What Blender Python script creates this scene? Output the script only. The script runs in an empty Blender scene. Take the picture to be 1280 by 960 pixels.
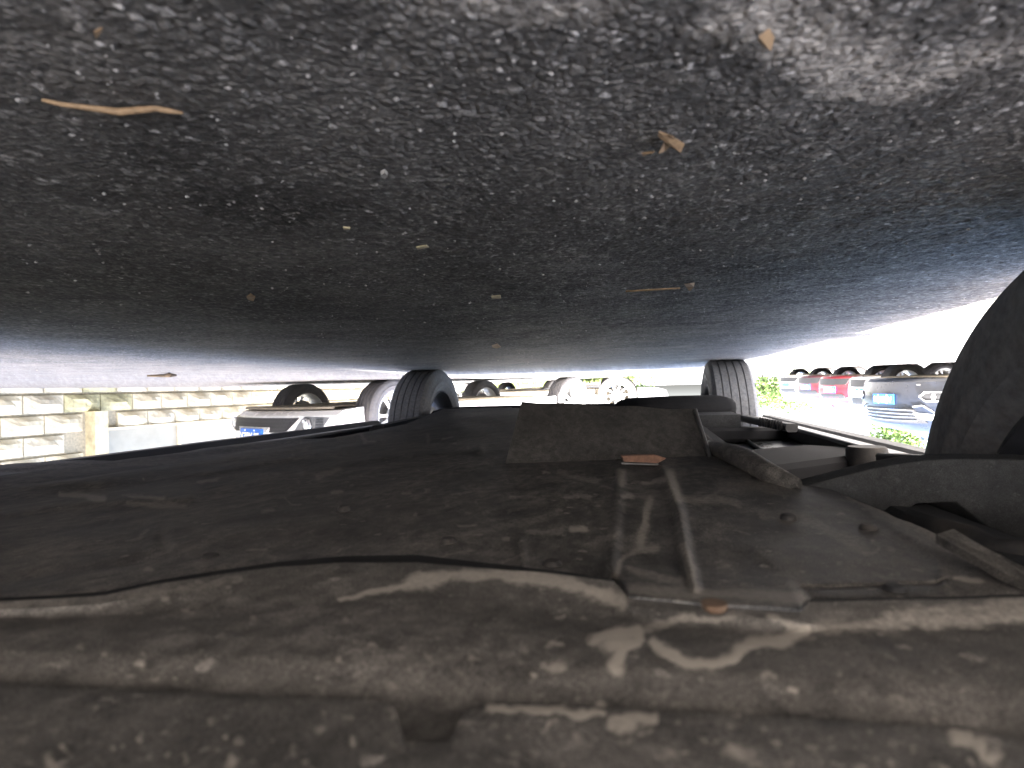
import bpy, math, random
import numpy as np
from mathutils import Vector, Matrix
from mathutils.geometry import tessellate_polygon
random.seed(7); rng = np.random.default_rng(7)
SC = bpy.context.scene; COL = SC.collection
rad = math.radians

# ------------------------------------------------------------------ camera, sky, sun, exposure
FPX, CAMH = 740.0, 0.116                 # focal length in photo pixels, height of the phone above the asphalt
YAW, PIT, ROL = rad(12.5), math.atan(7.6/740), math.atan(0.0254)
cy, sy = math.cos(YAW), math.sin(YAW)
FW = Vector((sy*math.cos(PIT), cy*math.cos(PIT), -math.sin(PIT)))
RW = Vector((cy, -sy, 0)); UW = RW.cross(FW)
CR = math.cos(ROL)*RW - math.sin(ROL)*UW
CU = math.sin(ROL)*RW + math.cos(ROL)*UW
CAM = Vector((0, 0, CAMH))
cd = bpy.data.cameras.new('camera'); cam = bpy.data.objects.new('camera', cd); COL.objects.link(cam)
m3 = Matrix((-CR, -CU, -FW)).transposed()          # the phone is held upside down
cam.matrix_world = Matrix.Translation(CAM) @ m3.to_4x4()
cd.sensor_fit = 'HORIZONTAL'; cd.sensor_width = 36; cd.lens = 36*FPX/1280
cd.clip_start = 0.005; cd.clip_end = 2000
cd.dof.use_dof = True; cd.dof.focus_distance = 0.9; cd.dof.aperture_fstop = 14.0
SC.camera = cam

SUN = Vector((-0.06, -0.53, 0.846)).normalized()    # towards the sun
w = bpy.data.worlds.new('World'); SC.world = w; w.use_nodes = True
nt = w.node_tree; nt.nodes.clear()
sk = nt.nodes.new('ShaderNodeTexSky'); sk.sky_type = 'NISHITA'; sk.sun_disc = False
sk.sun_elevation = math.asin(SUN.z); sk.sun_rotation = math.atan2(SUN.x, SUN.y)
sk.air_density = 0.9; sk.dust_density = 5.0
bg = nt.nodes.new('ShaderNodeBackground'); bg.inputs[1].default_value = 0.085
ow = nt.nodes.new('ShaderNodeOutputWorld')
nt.links.new(sk.outputs[0], bg.inputs[0]); nt.links.new(bg.outputs[0], ow.inputs[0])
sl = bpy.data.lights.new('sun', 'SUN'); sl.energy = 5.0; sl.angle = rad(0.55); sl.color = (1, 0.97, 0.925)
so = bpy.data.objects.new('sun', sl); COL.objects.link(so)
so.rotation_euler = SUN.to_track_quat('Z', 'Y').to_euler(); so.location = (0, 0, 30)
SC.view_settings.view_transform = 'Standard'; SC.view_settings.look = 'None'
SC.view_settings.gamma = 1; SC.view_settings.use_curve_mapping = False
SC.view_settings.exposure = 4.6
SC.render.engine = 'CYCLES'
SC.cycles.use_denoising = True
SC.cycles.max_bounces = 10; SC.cycles.diffuse_bounces = 8; SC.cycles.glossy_bounces = 4
SC.cycles.sample_clamp_indirect = 20

# ------------------------------------------------------------------ photo pixel <-> place
def ray(x, y):
    return FW*FPX + (640-x)*CR + (y-480)*CU
def atH(x, y, H):                                   # point seen at pixel, H metres above the phone
    r = ray(x, y); return CAM + r*(H/r.z)
def atZ(x, y, z):                                   # point seen at pixel at depth z
    return CAM + ray(x, y)*(z/FPX)
def gdrop(x, y):
    """height of the car park surface: flat below the car, then falling gently away"""
    d = math.hypot(x, y); X = x*cy - y*sy
    s = min(1, max(0, (2-X)/8))
    return -max(0, min(d, 45)-4)*(0.005+0.015*s)
def spot(x, z):                                     # place on the ground seen in column x at depth z
    X = (640-x)/FPX*z
    p = Vector((X*cy + z*sy, -X*sy + z*cy, 0)); p.z = gdrop(p.x, p.y); return p
def onground(x, y):
    r = ray(x, y); return CAM + r*(-CAMH/r.z)
def odir(X, z):                                     # direction in the optical frame -> world
    return Vector((X*cy + z*sy, -X*sy + z*cy, 0)).normalized()

# ------------------------------------------------------------------ materials
MATS = {}
class N:
    def __init__(s, name):
        s.m = bpy.data.materials.new(name); s.m.use_nodes = True; s.t = s.m.node_tree
        s.p = s.t.nodes['Principled BSDF']; s.tc = s.n('TexCoord')
    def n(s, kind, **kw):
        d = s.t.nodes.new('ShaderNode'+kind)
        for k, v in kw.items(): setattr(d, k, v)
        return d
    def l(s, a, b): s.t.links.new(a, b)
    def noise(s, scale, detail=4, rough=.6, vec=None, dist=0):
        d = s.n('TexNoise'); d.inputs['Scale'].default_value = scale; d.inputs['Detail'].default_value = detail
        d.inputs['Roughness'].default_value = rough; d.inputs['Distortion'].default_value = dist
        s.l(vec or s.tc.outputs['Object'], d.inputs['Vector']); return d.outputs[0]
    def voro(s, scale, feature='F1', vec=None):
        d = s.n('TexVoronoi'); d.feature = feature; d.inputs['Scale'].default_value = scale
        s.l(vec or s.tc.outputs['Object'], d.inputs['Vector']); return d
    def ramp(s, src, stops):
        d = s.n('ValToRGB'); e = d.color_ramp.elements
        while len(e) < len(stops): e.new(0.5)
        for q, (p, c) in zip(e, stops):
            q.position = p; q.color = (c, c, c, 1) if not isinstance(c, tuple) else (*c, 1)
        s.l(src, d.inputs[0]); return d.outputs[0]
    def mix(s, f, a, b, mode='MIX'):
        d = s.n('MixRGB', blend_type=mode)
        for i, v in ((0, f), (1, a), (2, b)):
            if isinstance(v, (int, float)): d.inputs[i].default_value = v if i == 0 else (v, v, v, 1)
            elif isinstance(v, tuple): d.inputs[i].default_value = (*v, 1)
            else: s.l(v, d.inputs[i])
        return d.outputs[0]
    def math(s, op, a, b=0.0, clamp=False):
        d = s.n('Math', operation=op, use_clamp=clamp)
        for i, v in ((0, a), (1, b)):
            if isinstance(v, (int, float)): d.inputs[i].default_value = v
            else: s.l(v, d.inputs[i])
        return d.outputs[0]
    def attr(s, name):
        d = s.n('Attribute'); d.attribute_name = name; return d.outputs['Fac']
    def bump(s, h, dist=.001, strength=1, normal=None):
        d = s.n('Bump'); d.inputs['Distance'].default_value = dist; d.inputs['Strength'].default_value = strength
        s.l(h, d.inputs['Height'])
        if normal is not None: s.l(normal, d.inputs['Normal'])
        s.l(d.outputs[0], s.p.inputs['Normal']); return d.outputs[0]
    def stretch(s, sc):
        d = s.n('Mapping'); d.inputs['Scale'].default_value = sc
        s.l(s.tc.outputs['Object'], d.inputs['Vector']); return d.outputs[0]
    def base(s, c):
        if isinstance(c, tuple): s.p.inputs['Base Color'].default_value = (*c, 1)
        else: s.l(c, s.p.inputs['Base Color'])
    def rough(s, c):
        if isinstance(c, (int, float)): s.p.inputs['Roughness'].default_value = c
        else: s.l(c, s.p.inputs['Roughness'])
    def done(s, key): MATS[key] = s.m; return s.m

def simple(key, c, rough=.5, metal=0, var=.25, scale=30, coat=0, dust=0, spec=None):
    s = N(key)
    n = s.noise(scale, 5, .65)
    col = s.mix(s.ramp(n, [(.3, 0.0), (.75, 1.0)]), tuple(v*(1-var) for v in c), tuple(min(1, v*(1+var)) for v in c))
    if dust:
        d = s.ramp(s.noise(scale*.4, 6, .7), [(.4, 0.0), (.75, dust)])
        col = s.mix(d, col, (.21, .175, .14))
    s.base(col); s.p.inputs['Metallic'].default_value = metal
    s.rough(s.ramp(n, [(.2, max(0, rough-.08)), (.8, min(1, rough+.1))]))
    if coat: s.p.inputs['Coat Weight'].default_value = coat; s.p.inputs['Coat Roughness'].default_value = .04
    if spec is not None: s.p.inputs['Specular IOR Level'].default_value = spec
    return s.done(key)

def mk_asphalt():
    s = N('asphalt')
    st = s.attr('stone'); hg = s.attr('height')
    stone = s.ramp(st, [(0, (.046, .042, .038)), (.45, (.070, .063, .057)), (.75, (.098, .089, .081)), (.90, (.14, .127, .116)), (.975, (.20, .182, .167)), (1, (.34, .31, .285))])
    v = s.voro(300); far = s.ramp(v.outputs['Color'], [(.1, (.047, .047, .048)), (.6, (.097, .097, .10)), (.85, (.19, .19, .193)), (1, (.38, .375, .37))])
    nf = s.attr('near')
    stone = s.mix(nf, far, stone)
    fine = s.noise(900, 4, .7)
    stone = s.mix(1, stone, s.ramp(fine, [(.32, .35), (.68, 1.8)]), 'MULTIPLY')
    stone = s.mix(1, stone, s.ramp(s.noise(330, 3, .6), [(.35, .6), (.65, 1.5)]), 'MULTIPLY')
    binder = s.mix(s.noise(500, 3), (.030, .027, .0245), (.066, .059, .053))
    col = s.mix(s.ramp(hg, [(.12, 0.0), (.38, 1.0)]), binder, stone)
    col = s.mix(s.math('SUBTRACT', 1.0, nf), col, far)
    # dry dust lying on the stones, patchy
    dn = s.math('MULTIPLY', s.ramp(s.noise(5, 6, .65), [(.36, .05), (.68, .62)]), s.ramp(s.noise(140, 4, .7), [(.35, .15), (.65, 1.0)]))
    col = s.mix(dn, col, (.25, .222, .195))
    col = s.mix(s.math('MULTIPLY', s.attr('dust'), s.ramp(s.noise(160, 5, .75), [(.36, 0.0), (.56, .92)])), col, (.47, .41, .35))
    wear = s.ramp(s.noise(11, 6, .6, None, .5), [(.30, .90), (.50, 1.12), (.72, 1.35)])
    col = s.mix(1, col, wear, 'MULTIPLY')
    s.base(col)
    s.rough(s.ramp(st, [(0, .85), (1, .55)])); s.p.inputs['Specular IOR Level'].default_value = .08
    b = s.math('ADD', s.math('MULTIPLY', fine, .35), s.math('MULTIPLY', v.outputs['Distance'], -.9))
    s.bump(b, .0011, .7)
    return s.done('asphalt')

def mk_plastic(key, base, dustc, amount, rough=.55, speck=1.0, streak=(1, 1, 1), spec=.3):
    """black moulded undertray plastic, road dust and dried splashes on it"""
    s = N(key)
    vec = s.stretch(streak)
    big = s.noise(16, 8, .68, vec, .6); mid = s.noise(110, 7, .72, vec, .3); fine = s.noise(1100, 4, .75, vec)
    film = s.math('MULTIPLY', s.ramp(big, [(.32, 0.10), (.60, 1.0)]), s.ramp(mid, [(.34, .10), (.62, 1.0)]))
    film = s.math('MULTIPLY', film, s.ramp(fine, [(.3, .35), (.7, 1.0)]))
    film = s.math('MULTIPLY', film, amount)
    warp = s.n('VectorMath', operation='ADD'); wn_ = s.n('TexNoise'); wn_.inputs['Scale'].default_value = 350; s.l(s.tc.outputs['Object'], wn_.inputs['Vector'])
    wm_ = s.n('VectorMath', operation='SCALE'); wm_.inputs['Scale'].default_value = .004; s.l(wn_.outputs['Color'], wm_.inputs[0]); s.l(s.tc.outputs['Object'], warp.inputs[0]); s.l(wm_.outputs[0], warp.inputs[1])
    sp = None
    for vs, cut, amt in ((150, .90, .75), (330, .86, .55), (800, .80, .40)):
        v = s.voro(vs, vec=warp.outputs[0]); sx = s.n('SeparateColor'); s.l(v.outputs['Color'], sx.inputs[0])
        size = s.math('MULTIPLY', sx.outputs[1], .35)
        d = s.math('MULTIPLY', s.ramp(s.math('SUBTRACT', v.outputs['Distance'], size), [(.0, 1.0), (.14, 0.0)]), s.ramp(sx.outputs[0], [(cut, 0.0), (min(1, cut+.05), amt)]))
        sp = d if sp is None else s.math('MAXIMUM', sp, d)
    sp = s.math('MULTIPLY', sp, speck)
    dirt = s.attr('dirt')
    edge = s.math('ADD', s.math('MULTIPLY', s.noise(420, 5, .75), 1.3), -.65)
    dirt = s.ramp(s.math('ADD', dirt, s.math('MULTIPLY', edge, s.ramp(dirt, [(0, 0.0), (.15, 1.0)]))), [(.08, 0.0), (.95, .92)])
    f = s.math('MAXIMUM', s.math('MAXIMUM', film, sp), dirt, True)
    for rot, sc_ in ((.3, (14, 520, 14)), (-.5, (20, 700, 20))):
        mp = s.n('Mapping'); mp.inputs['Rotation'].default_value = (0, 0, rot); mp.inputs['Scale'].default_value = sc_; s.l(warp.outputs[0], mp.inputs['Vector'])
        sc1 = s.math('MULTIPLY', s.ramp(s.noise(1, 3, .6, mp.outputs[0]), [(.64, 0.0), (.70, .5)]), s.ramp(s.noise(22, 4, .6), [(.50, 0.0), (.62, 1.0)]))
        f = s.math('MAXIMUM', f, sc1)
    dc = s.mix(fine, tuple(v*.75 for v in dustc), tuple(v*1.2 for v in dustc))
    pl = s.mix(mid, tuple(v*.7 for v in base), tuple(v*1.3 for v in base))
    gr = s.ramp(s.noise(1900, 2, .5), [(.30, .45), (.70, 1.65)])
    s.base(s.mix(dirt, s.mix(1, s.mix(f, pl, dc), gr, 'MULTIPLY'), s.mix(mid, (.31, .285, .25), (.46, .425, .375))))
    s.rough(s.math('ADD', s.math('MULTIPLY', f, .3), rough, True)); s.p.inputs['Specular IOR Level'].default_value = spec
    h = s.math('ADD', s.math('MULTIPLY', fine, .25), s.math('MULTIPLY', f, .8))
    s.bump(h, .0005, .7)
    return s.done(key)

mk_asphalt()
mk_plastic('tray_plastic', (.046, .045, .044), (.27, .252, .235), .70, .62, 1.0)
mk_plastic('lip_plastic', (.050, .048, .046), (.28, .26, .24), .80, .62, .9)
mk_plastic('shield_plastic', (.046, .046, .046), (.27, .25, .23), 1.0, .55, 1.0, (1, .6, 1), .14)
mk_plastic('flap_plastic', (.042, .041, .040), (.16, .15, .14), .7, .65, .6)
mk_plastic('arm_metal', (.024, .026, .029), (.12, .12, .12), .55, .6, .6)
simple('dark_steel', (.016, .017, .019), .7, 0, .4, 60, dust=.08, spec=.25)
simple('flange_steel', (.16, .165, .175), .45, .5, .25, 50, dust=.5)
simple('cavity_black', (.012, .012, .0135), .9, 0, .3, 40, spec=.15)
simple('rubber', (.022, .022, .024), .7, 0, .3, 80, dust=.25)
simple('tyre_dusty', (.15, .153, .163), .85, 0, .35, 90, dust=.25, spec=.2)
simple('tyre_grey', (.10, .098, .105), .75, 0, .2, 60, dust=.35)
simple('alloy', (.62, .62, .62), .32, .85, .08, 50)
simple('alloy_silver_paint', (.70, .70, .69), .35, .1, .05, 50, coat=.4)
simple('alloy_dark', (.07, .07, .075), .4, .6, .2, 50)
simple('brake_iron', (.10, .095, .09), .5, .7, .3, 60)
simple('rust_brown', (.12, .075, .05), .8, 0, .4, 300, dust=.3)
simple('copper_rubber', (.25, .135, .09), .7, 0, .35, 250)
simple('paint_white', (.80, .79, .76), .25, 0, .02, 8, coat=.6)
simple('paint_navy', (.010, .013, .022), .3, 0, .1, 8, coat=.3)
simple('paint_red', (.24, .010, .018), .3, 0, .1, 8, coat=.3)
simple('paint_maroon', (.08, .008, .014), .3, 0, .1, 8, coat=.3)
simple('paint_black', (.012, .012, .014), .25, .1, .1, 8, coat=.8)
simple('paint_silver', (.42, .43, .44), .3, .6, .05, 8, coat=.6)
simple('paint_grey', (.10, .105, .11), .3, .4, .05, 8, coat=.6)
simple('trim_black', (.02, .02, .022), .55, 0, .3, 60)
simple('grille_black', (.06, .06, .062), .5, 0, .2, 60)
simple('trim_grey', (.12, .125, .13), .5, 0, .2, 60)
simple('under_brown', (.36, .31, .235), .8, 0, .3, 20)
simple('chrome', (.75, .75, .76), .12, 1, .03, 20)
simple('lamp_glass', (.75, .77, .78), .08, .3, .05, 20, coat=1)
simple('window_glass', (.02, .024, .026), .04, 0, .1, 5, coat=1, spec=.9)
simple('plate_blue', (.03, .17, .62), .4, 0, .1, 30)
simple('plate_white', (.8, .8, .8), .4, 0, .05, 30)
simple('block_cream', (.49, .43, .305), .9, 0, .2, 18)
simple('block_grey', (.47, .42, .315), .9, 0, .25, 22)
simple('block_moss', (.36, .33, .19), .9, 0, .35, 20)
simple('mortar', (.30, .265, .19), .95, 0, .3, 40)
simple('pillar_ochre', (.47, .41, .26), .9, 0, .4, 9)
simple('sheet_grey', (.27, .26, .22), .5, .2, .12, 6)
simple('leaf_dry', (.29, .18, .095), .7, 0, .35, 200)
simple('straw', (.45, .36, .22), .7, 0, .3, 300)
simple('grit', (.30, .27, .245), .8, 0, .6, 90)
simple('bark', (.10, .075, .05), .9, 0, .4, 30)
def mk_leaf():
    s = N('foliage'); n = s.noise(3, 3)
    s.base(s.ramp(n, [(.3, (.045, .085, .02)), (.7, (.12, .19, .045))])); s.rough(.6)
    s.p.inputs['Transmission Weight'].default_value = 0
    return s.done('foliage')
mk_leaf()
s = N('grass'); s.base(s.ramp(s.noise(9, 5), [(.3, (.06, .10, .02)), (.7, (.17, .19, .06))])); s.rough(.8); s.done('grass')

# ------------------------------------------------------------------ mesh helpers
def mesh_from(name, V, F, smooth=False):
    m = bpy.data.meshes.new(name); m.from_pydata([tuple(v) for v in V], [], F); m.update()
    if smooth: m.polygons.foreach_set('use_smooth', [True]*len(m.polygons))
    return m
def obj(name, me, mat=None, parent=None, world=False):
    if mat is not None and len(me.materials) == 0: me.materials.append(MATS[mat])
    o = bpy.data.objects.new(name, me); COL.objects.link(o)
    if parent is not None:
        o.parent = parent
        if world:                                     # geometry given in world coordinates
            q = parent; mw = q.matrix_basis.copy()
            while q.parent is not None: q = q.parent; mw = q.matrix_basis @ mw
            o.matrix_parent_inverse = mw.inverted()
    return o
def empty(name, mat=None, parent=None):
    o = bpy.data.objects.new(name, None); COL.objects.link(o); o.empty_display_size = .1
    if mat is not None: o.matrix_basis = mat
    if parent is not None: o.parent = parent
    return o
def tag(o, label=None, cat=None, group=None, kind=None):
    for k, v in (('label', label), ('category', cat), ('group', group), ('kind', kind)):
        if v: o[k] = v
    return o
def grid_faces(nr, nc, off=0, flip=False, wrap=False):
    F = []
    for r in range(nr-1):
        for c in range(nc if wrap else nc-1):
            d = (c+1) % nc
            q = (off+r*nc+c, off+r*nc+d, off+(r+1)*nc+d, off+(r+1)*nc+c)
            F.append(q[::-1] if flip else q)
    return F
class MB:
    def __init__(s): s.V = []; s.F = []
    def box(s, a, b, c=None):
        """axis box between corners a and b"""
        o = len(s.V)
        for z in (a[2], b[2]):
            for x, y in ((a[0], a[1]), (b[0], a[1]), (b[0], b[1]), (a[0], b[1])): s.V.append(Vector((x, y, z)))
        s.F += [tuple(o+i for i in q) for q in ((3, 2, 1, 0), (4, 5, 6, 7), (0, 1, 5, 4), (1, 2, 6, 5), (2, 3, 7, 6), (3, 0, 4, 7))]
        return s
    def bar(s, p, q, wd, ht, up=Vector((0, 0, 1)), ch=.2):
        """bar from p to q with chamfered section"""
        p, q = Vector(p), Vector(q); d = (q-p).normalized(); sd = d.cross(up).normalized(); u = sd.cross(d)
        c = ch*min(wd, ht); a, b = wd/2, ht/2
        sec = [(-a+c, -b), (a-c, -b), (a, -b+c), (a, b-c), (a-c, b), (-a+c, b), (-a, b-c), (-a, -b+c)]
        return s.tube([p, q], [sec, sec], sd, u)
    def tube(s, pts, secs, sd, u):
        o = len(s.V); n = len(secs[0])
        for p, sec in zip(pts, secs):
            for (x, y) in sec: s.V.append(p+sd*x+u*y)
        s.F += grid_faces(len(pts), n, o, wrap=True)
        s.F.append(tuple(o+i for i in range(n))[::-1]); s.F.append(tuple(o+(len(pts)-1)*n+i for i in range(n)))
        return s
    def pipe(s, pts, r, n=10):
        pts = [Vector(p) for p in pts]; o = len(s.V)
        for i, p in enumerate(pts):
            d = (pts[min(i+1, len(pts)-1)]-pts[max(i-1, 0)]).normalized()
            sd = d.cross(Vector((0.01, 0.02, 1))).normalized(); u = sd.cross(d)
            rr = r[i] if isinstance(r, (list, tuple)) else r
            for k in range(n):
                a = 2*math.pi*k/n; s.V.append(p+sd*(rr*math.cos(a))+u*(rr*math.sin(a)))
        s.F += grid_faces(len(pts), n, o, wrap=True)
        s.F.append(tuple(o+i for i in range(n))[::-1]); s.F.append(tuple(o+(len(pts)-1)*n+i for i in range(n)))
        return s
    def lathe(s, prof, n, axis='Y', c=Vector((0, 0, 0)), closed=False):
        """prof: (along axis, radius)"""
        o = len(s.V)
        for (y, r) in prof:
            for k in range(n):
                a = 2*math.pi*k/n
                if axis == 'Y': s.V.append(c+Vector((r*math.cos(a), y, r*math.sin(a))))
                elif axis == 'X': s.V.append(c+Vector((y, r*math.cos(a), r*math.sin(a))))
                else: s.V.append(c+Vector((r*math.cos(a), r*math.sin(a), y)))
        s.F += grid_faces(len(prof), n, o, wrap=True)
        if closed: s.F += [tuple(o+i for i in range(n))[::-1], tuple(o+(len(prof)-1)*n+i for i in range(n))]
        return s
    def prism(s, poly, d):
        """poly: list of 3D points (any plane), d: thickness vector"""
        o = len(s.V); n = len(poly); poly = [Vector(p) for p in poly]
        s.V += poly + [p+d for p in poly]
        for t in tessellate_polygon([poly]):
            s.F.append(tuple(o+i for i in t)); s.F.append(tuple(o+n+i for i in t)[::-1])
        for i in range(n):
            j = (i+1) % n; s.F.append((o+i, o+j, o+n+j, o+n+i))
        return s
    def mesh(s, name, smooth=False):
        m = mesh_from(name, s.V, s.F, smooth)
        return m
    def build(s, name, mat, parent=None, smooth=False, world=False): return obj(name, s.mesh(name, smooth), mat, parent, world)
def smooth_by_angle(me, deg=35):
    me.polygons.foreach_set('use_smooth', [True]*len(me.polygons))
    try: me.set_sharp_from_angle(angle=rad(deg))
    except Exception: pass

# ------------------------------------------------------------------ ground
def hash2(ix, iy, k):
    h = (ix.astype(np.int64)*374761393 + iy.astype(np.int64)*668265263 + k*2147483647) & 0xffffffff
    h = ((h ^ (h >> 13))*1274126177) & 0xffffffff
    h = (h ^ (h >> 16)) & 0xffffffff
    h = (h*2246822519) & 0xffffffff
    return ((h ^ (h >> 15)) & 0xffffff)/float(0xffffff)
def worley(x, y, cell, k):
    gx, gy = np.floor(x/cell), np.floor(y/cell)
    d1 = np.full(x.shape, 1e9); d2 = np.full(x.shape, 1e9); idv = np.zeros(x.shape)
    for i in (-1, 0, 1):
        for j in (-1, 0, 1):
            cx, cyy = gx+i, gy+j
            px = (cx+.1+.8*hash2(cx, cyy, k))*cell; py = (cyy+.1+.8*hash2(cx, cyy, k+1))*cell
            st = .75+.5*hash2(cx, cyy, k+3)
            d = np.hypot(px-x, (py-y))*st
            nid = hash2(cx, cyy, k+2)
            c = d < d1
            d2 = np.where(c, d1, np.minimum(d2, d)); idv = np.where(c, nid, idv); d1 = np.where(c, d, d1)
    return d1/cell, d2/cell, idv
def vnoise(x, y, cell, k):
    gx, gy = np.floor(x/cell), np.floor(y/cell); fx, fy = x/cell-gx, y/cell-gy
    fx = fx*fx*(3-2*fx); fy = fy*fy*(3-2*fy)
    a = hash2(gx, gy, k); b = hash2(gx+1, gy, k); c = hash2(gx, gy+1, k); d = hash2(gx+1, gy+1, k)
    return (a*(1-fx)+b*fx)*(1-fy)+(c*(1-fx)+d*fx)*fy
def segdist(px, py, poly):
    d = np.full(px.shape, 1e9)
    for (ax, ay), (bx, by) in zip(poly[:-1], poly[1:]):
        vx, vy = bx-ax, by-ay; L = vx*vx+vy*vy+1e-12
        t = np.clip(((px-ax)*vx+(py-ay)*vy)/L, 0, 1)
        d = np.minimum(d, np.hypot(px-ax-t*vx, py-ay-t*vy))
    return d

def build_ground():
    # one sheet, rings round a point beside the phone: fine stones near, wide faces towards the horizon
    th = np.concatenate([np.arange(-62, 88, .18), np.arange(88, 298, 5.0)])*math.pi/180   # 0 = along +Y, positive towards +X
    r = [.02, .06, .10, .13]
    while r[-1] < 3.2: r.append(r[-1]*1.0041)
    while r[-1] < 400: r.append(r[-1]*1.13)
    r = np.array(r); R, T = np.meshgrid(r, th, indexing='ij')
    x, y = R*np.sin(T), R*np.cos(T)
    fade = np.clip((3.2-R)/2.0, 0, 1)
    wx = x+.0016*(vnoise(x, y, .003, 50)-.5); wy = y+.0016*(vnoise(x, y, .003, 60)-.5)
    d1, d2, sid = worley(wx, wy, .0044, 3)
    e1, e2, sid2 = worley(wx, wy, .0023, 13)
    dome = np.clip((d2-d1)*2.2, 0, 1); dome2 = np.clip((e2-e1)*2.2, 0, 1)
    top = .35+.65*hash2(np.floor(sid*9999), np.floor(sid*777), 5)
    big = top > .62
    hgt = np.where(big, dome*top, dome2*.45*(.4+.6*sid2))
    stone = np.where(big, sid, sid2*.93)
    z = fade*(.0008*hgt + .0016*(vnoise(x, y, .05, 21)-.5) + .0010*(vnoise(x, y, .017, 22)-.5)) - .0015*fade
    dd = np.hypot(x, y); X = x*cy - y*sy; s = np.clip((2-X)/8, 0, 1)
    z = z - np.maximum(0, np.minimum(dd, 45)-4)*(.005+.015*s)
    # dried mud spilled on the asphalt
    dust = np.zeros(x.shape)
    for pts, rr, a in [([(955, 20), (1000, 50), (1040, 75), (1085, 105), (1130, 110)], .017, 1.0), ([(1120, 100), (1200, 78), (1260, 70)], .011, .75),
                       ([(560, 5), (680, 12), (760, 2)], .012, .55)]:
        w_ = [tuple(onground(*p)[:2]) for p in pts]
        dust = np.maximum(dust, a*np.clip(1.25-segdist(x, y, w_)/rr + .8*(vnoise(x, y, .012, 31)-.5), 0, 1))
    nr, nc = R.shape
    V = np.stack([x, y, z], -1).reshape(-1, 3)
    i = np.arange(nr*nc).reshape(nr, nc)
    a, b = i[:-1], i[1:]
    a2, b2 = np.roll(a, -1, 1), np.roll(b, -1, 1)
    F = np.stack([a, b, b2, a2], -1).reshape(-1, 4)[:, ::-1]
    cap = i[0][::-1]
    me = bpy.data.meshes.new('ground')
    me.vertices.add(len(V)); me.vertices.foreach_set('co', V.astype(np.float32).ravel())
    nl = F.size+len(cap)
    me.loops.add(nl); me.loops.foreach_set('vertex_index', np.concatenate([F.ravel(), cap]).astype(np.int32))
    me.polygons.add(len(F)+1)
    me.polygons.foreach_set('loop_start', np.concatenate([np.arange(len(F))*4, [F.size]]).astype(np.int32))
    me.update(calc_edges=True); me.validate()
    for nm, arr in (('stone', stone), ('height', hgt), ('near', np.clip((2.2-R)/1.0, 0, 1)), ('dust', dust)):
        at = me.attributes.new(nm, 'FLOAT', 'POINT'); at.data.foreach_set('value', arr.astype(np.float32).ravel())
    me.polygons.foreach_set('use_smooth', [True]*len(me.polygons))
    if me.polygons[10].normal.z < 0: me.flip_normals()
    o = obj('ground', me, 'asphalt'); tag(o, kind='structure')
build_ground()

# ------------------------------------------------------------------ wheels
def tyre_mesh(R, wd, bead, n=72, grooves=True):
    h = wd/2
    prof = [(-h*.84, bead), (-h*.97, bead+.012), (-h*1.0, bead+.022), (-h*1.025, bead+.024), (-h*1.03, bead+.04*R/.33), (-h*1.045, bead+.043), (-h*1.045, bead+.050), (-h*1.02, bead+.053), (-h*1.015, R-.045), (-h*.985, R-.036), (-h*.99, R-.033), (-h*.93, R-.012), (-h*.82, R-.003)]
    tr = [(-h*.80, R)]
    if grooves:
        for g in (-.52, -.18, .18, .52):
            gw = h*.032
            tr += [(h*g-gw, R), (h*g-gw*.8, R-.005), (h*g+gw*.8, R-.005), (h*g+gw, R)]
    tr += [(h*.80, R)]
    prof = prof + tr + [(-y, r) for y, r in prof[::-1]]
    m = MB().lathe(prof, n); me = m.mesh('tyre'); smooth_by_angle(me, 40); return me
def rim_mesh(R, wd, spokes=10, paired=False, sw=.034, wide=.032):
    h = wd/2; m = MB()
    m.lathe([(-h*.86, R+.002), (-h*.90, R-.006), (-h*.6, R-.022), (-h*.1, R-.035), (h*.45, R-.030), (h*.80, R-.012), (h*.90, R-.004), (h*.92, R+.004), (h*.86, R+.006),
             (h*.76, R-.004), (h*.42, R-.022), (-h*.1, R-.027), (-h*.6, R-.014), (-h*.80, R+.004), (-h*.86, R+.002)], 64)
    for k in range(spokes):
        a = 2*math.pi*(k+.0)/spokes
        if paired: a += (.10 if k % 2 else -.10)
        rd = Vector((math.cos(a), 0, math.sin(a))); tg = Vector((-math.sin(a), 0, math.cos(a))); ax = Vector((0, 1, 0))
        pts = []; secs = []
        for f, wv, yy in ((.12, sw*1.15, .62), (.35, sw*.85, .74), (.65, sw*.72, .82), (.88, wide, .84), (.985, wide*1.5, .82)):
            pts.append(rd*(R*f)+ax*(h*yy)); b = wv/2; t = .012
            secs.append([(-b, -t), (b, -t), (b*1.0, t*.3), (b*.55, t), (-b*.55, t), (-b, t*.3)])
        m.tube(pts, secs, tg, ax)
    m.lathe([(h*.2, .001), (h*.2, R*.30), (h*.55, R*.32), (h*.66, R*.29), (h*.68, .001)], 32)
    me = m.mesh('rim'); smooth_by_angle(me, 35); return me
def disc_mesh():
    m = MB().lathe([(-.02, .03), (-.02, .145), (-.004, .15), (.012, .145), (.012, .085), (.03, .08), (.045, .075), (.045, .001)], 40)
    me = m.mesh('brake_disc'); smooth_by_angle(me, 35); return me
def cap_mesh(R, wd):
    h = wd/2; m = MB().lathe([(h*.60, R*.16), (h*.76, R*.15), (h*.79, R*.11), (h*.78, .001)], 24)
    me = m.mesh('hub_cap'); smooth_by_angle(me, 35); return me
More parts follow.
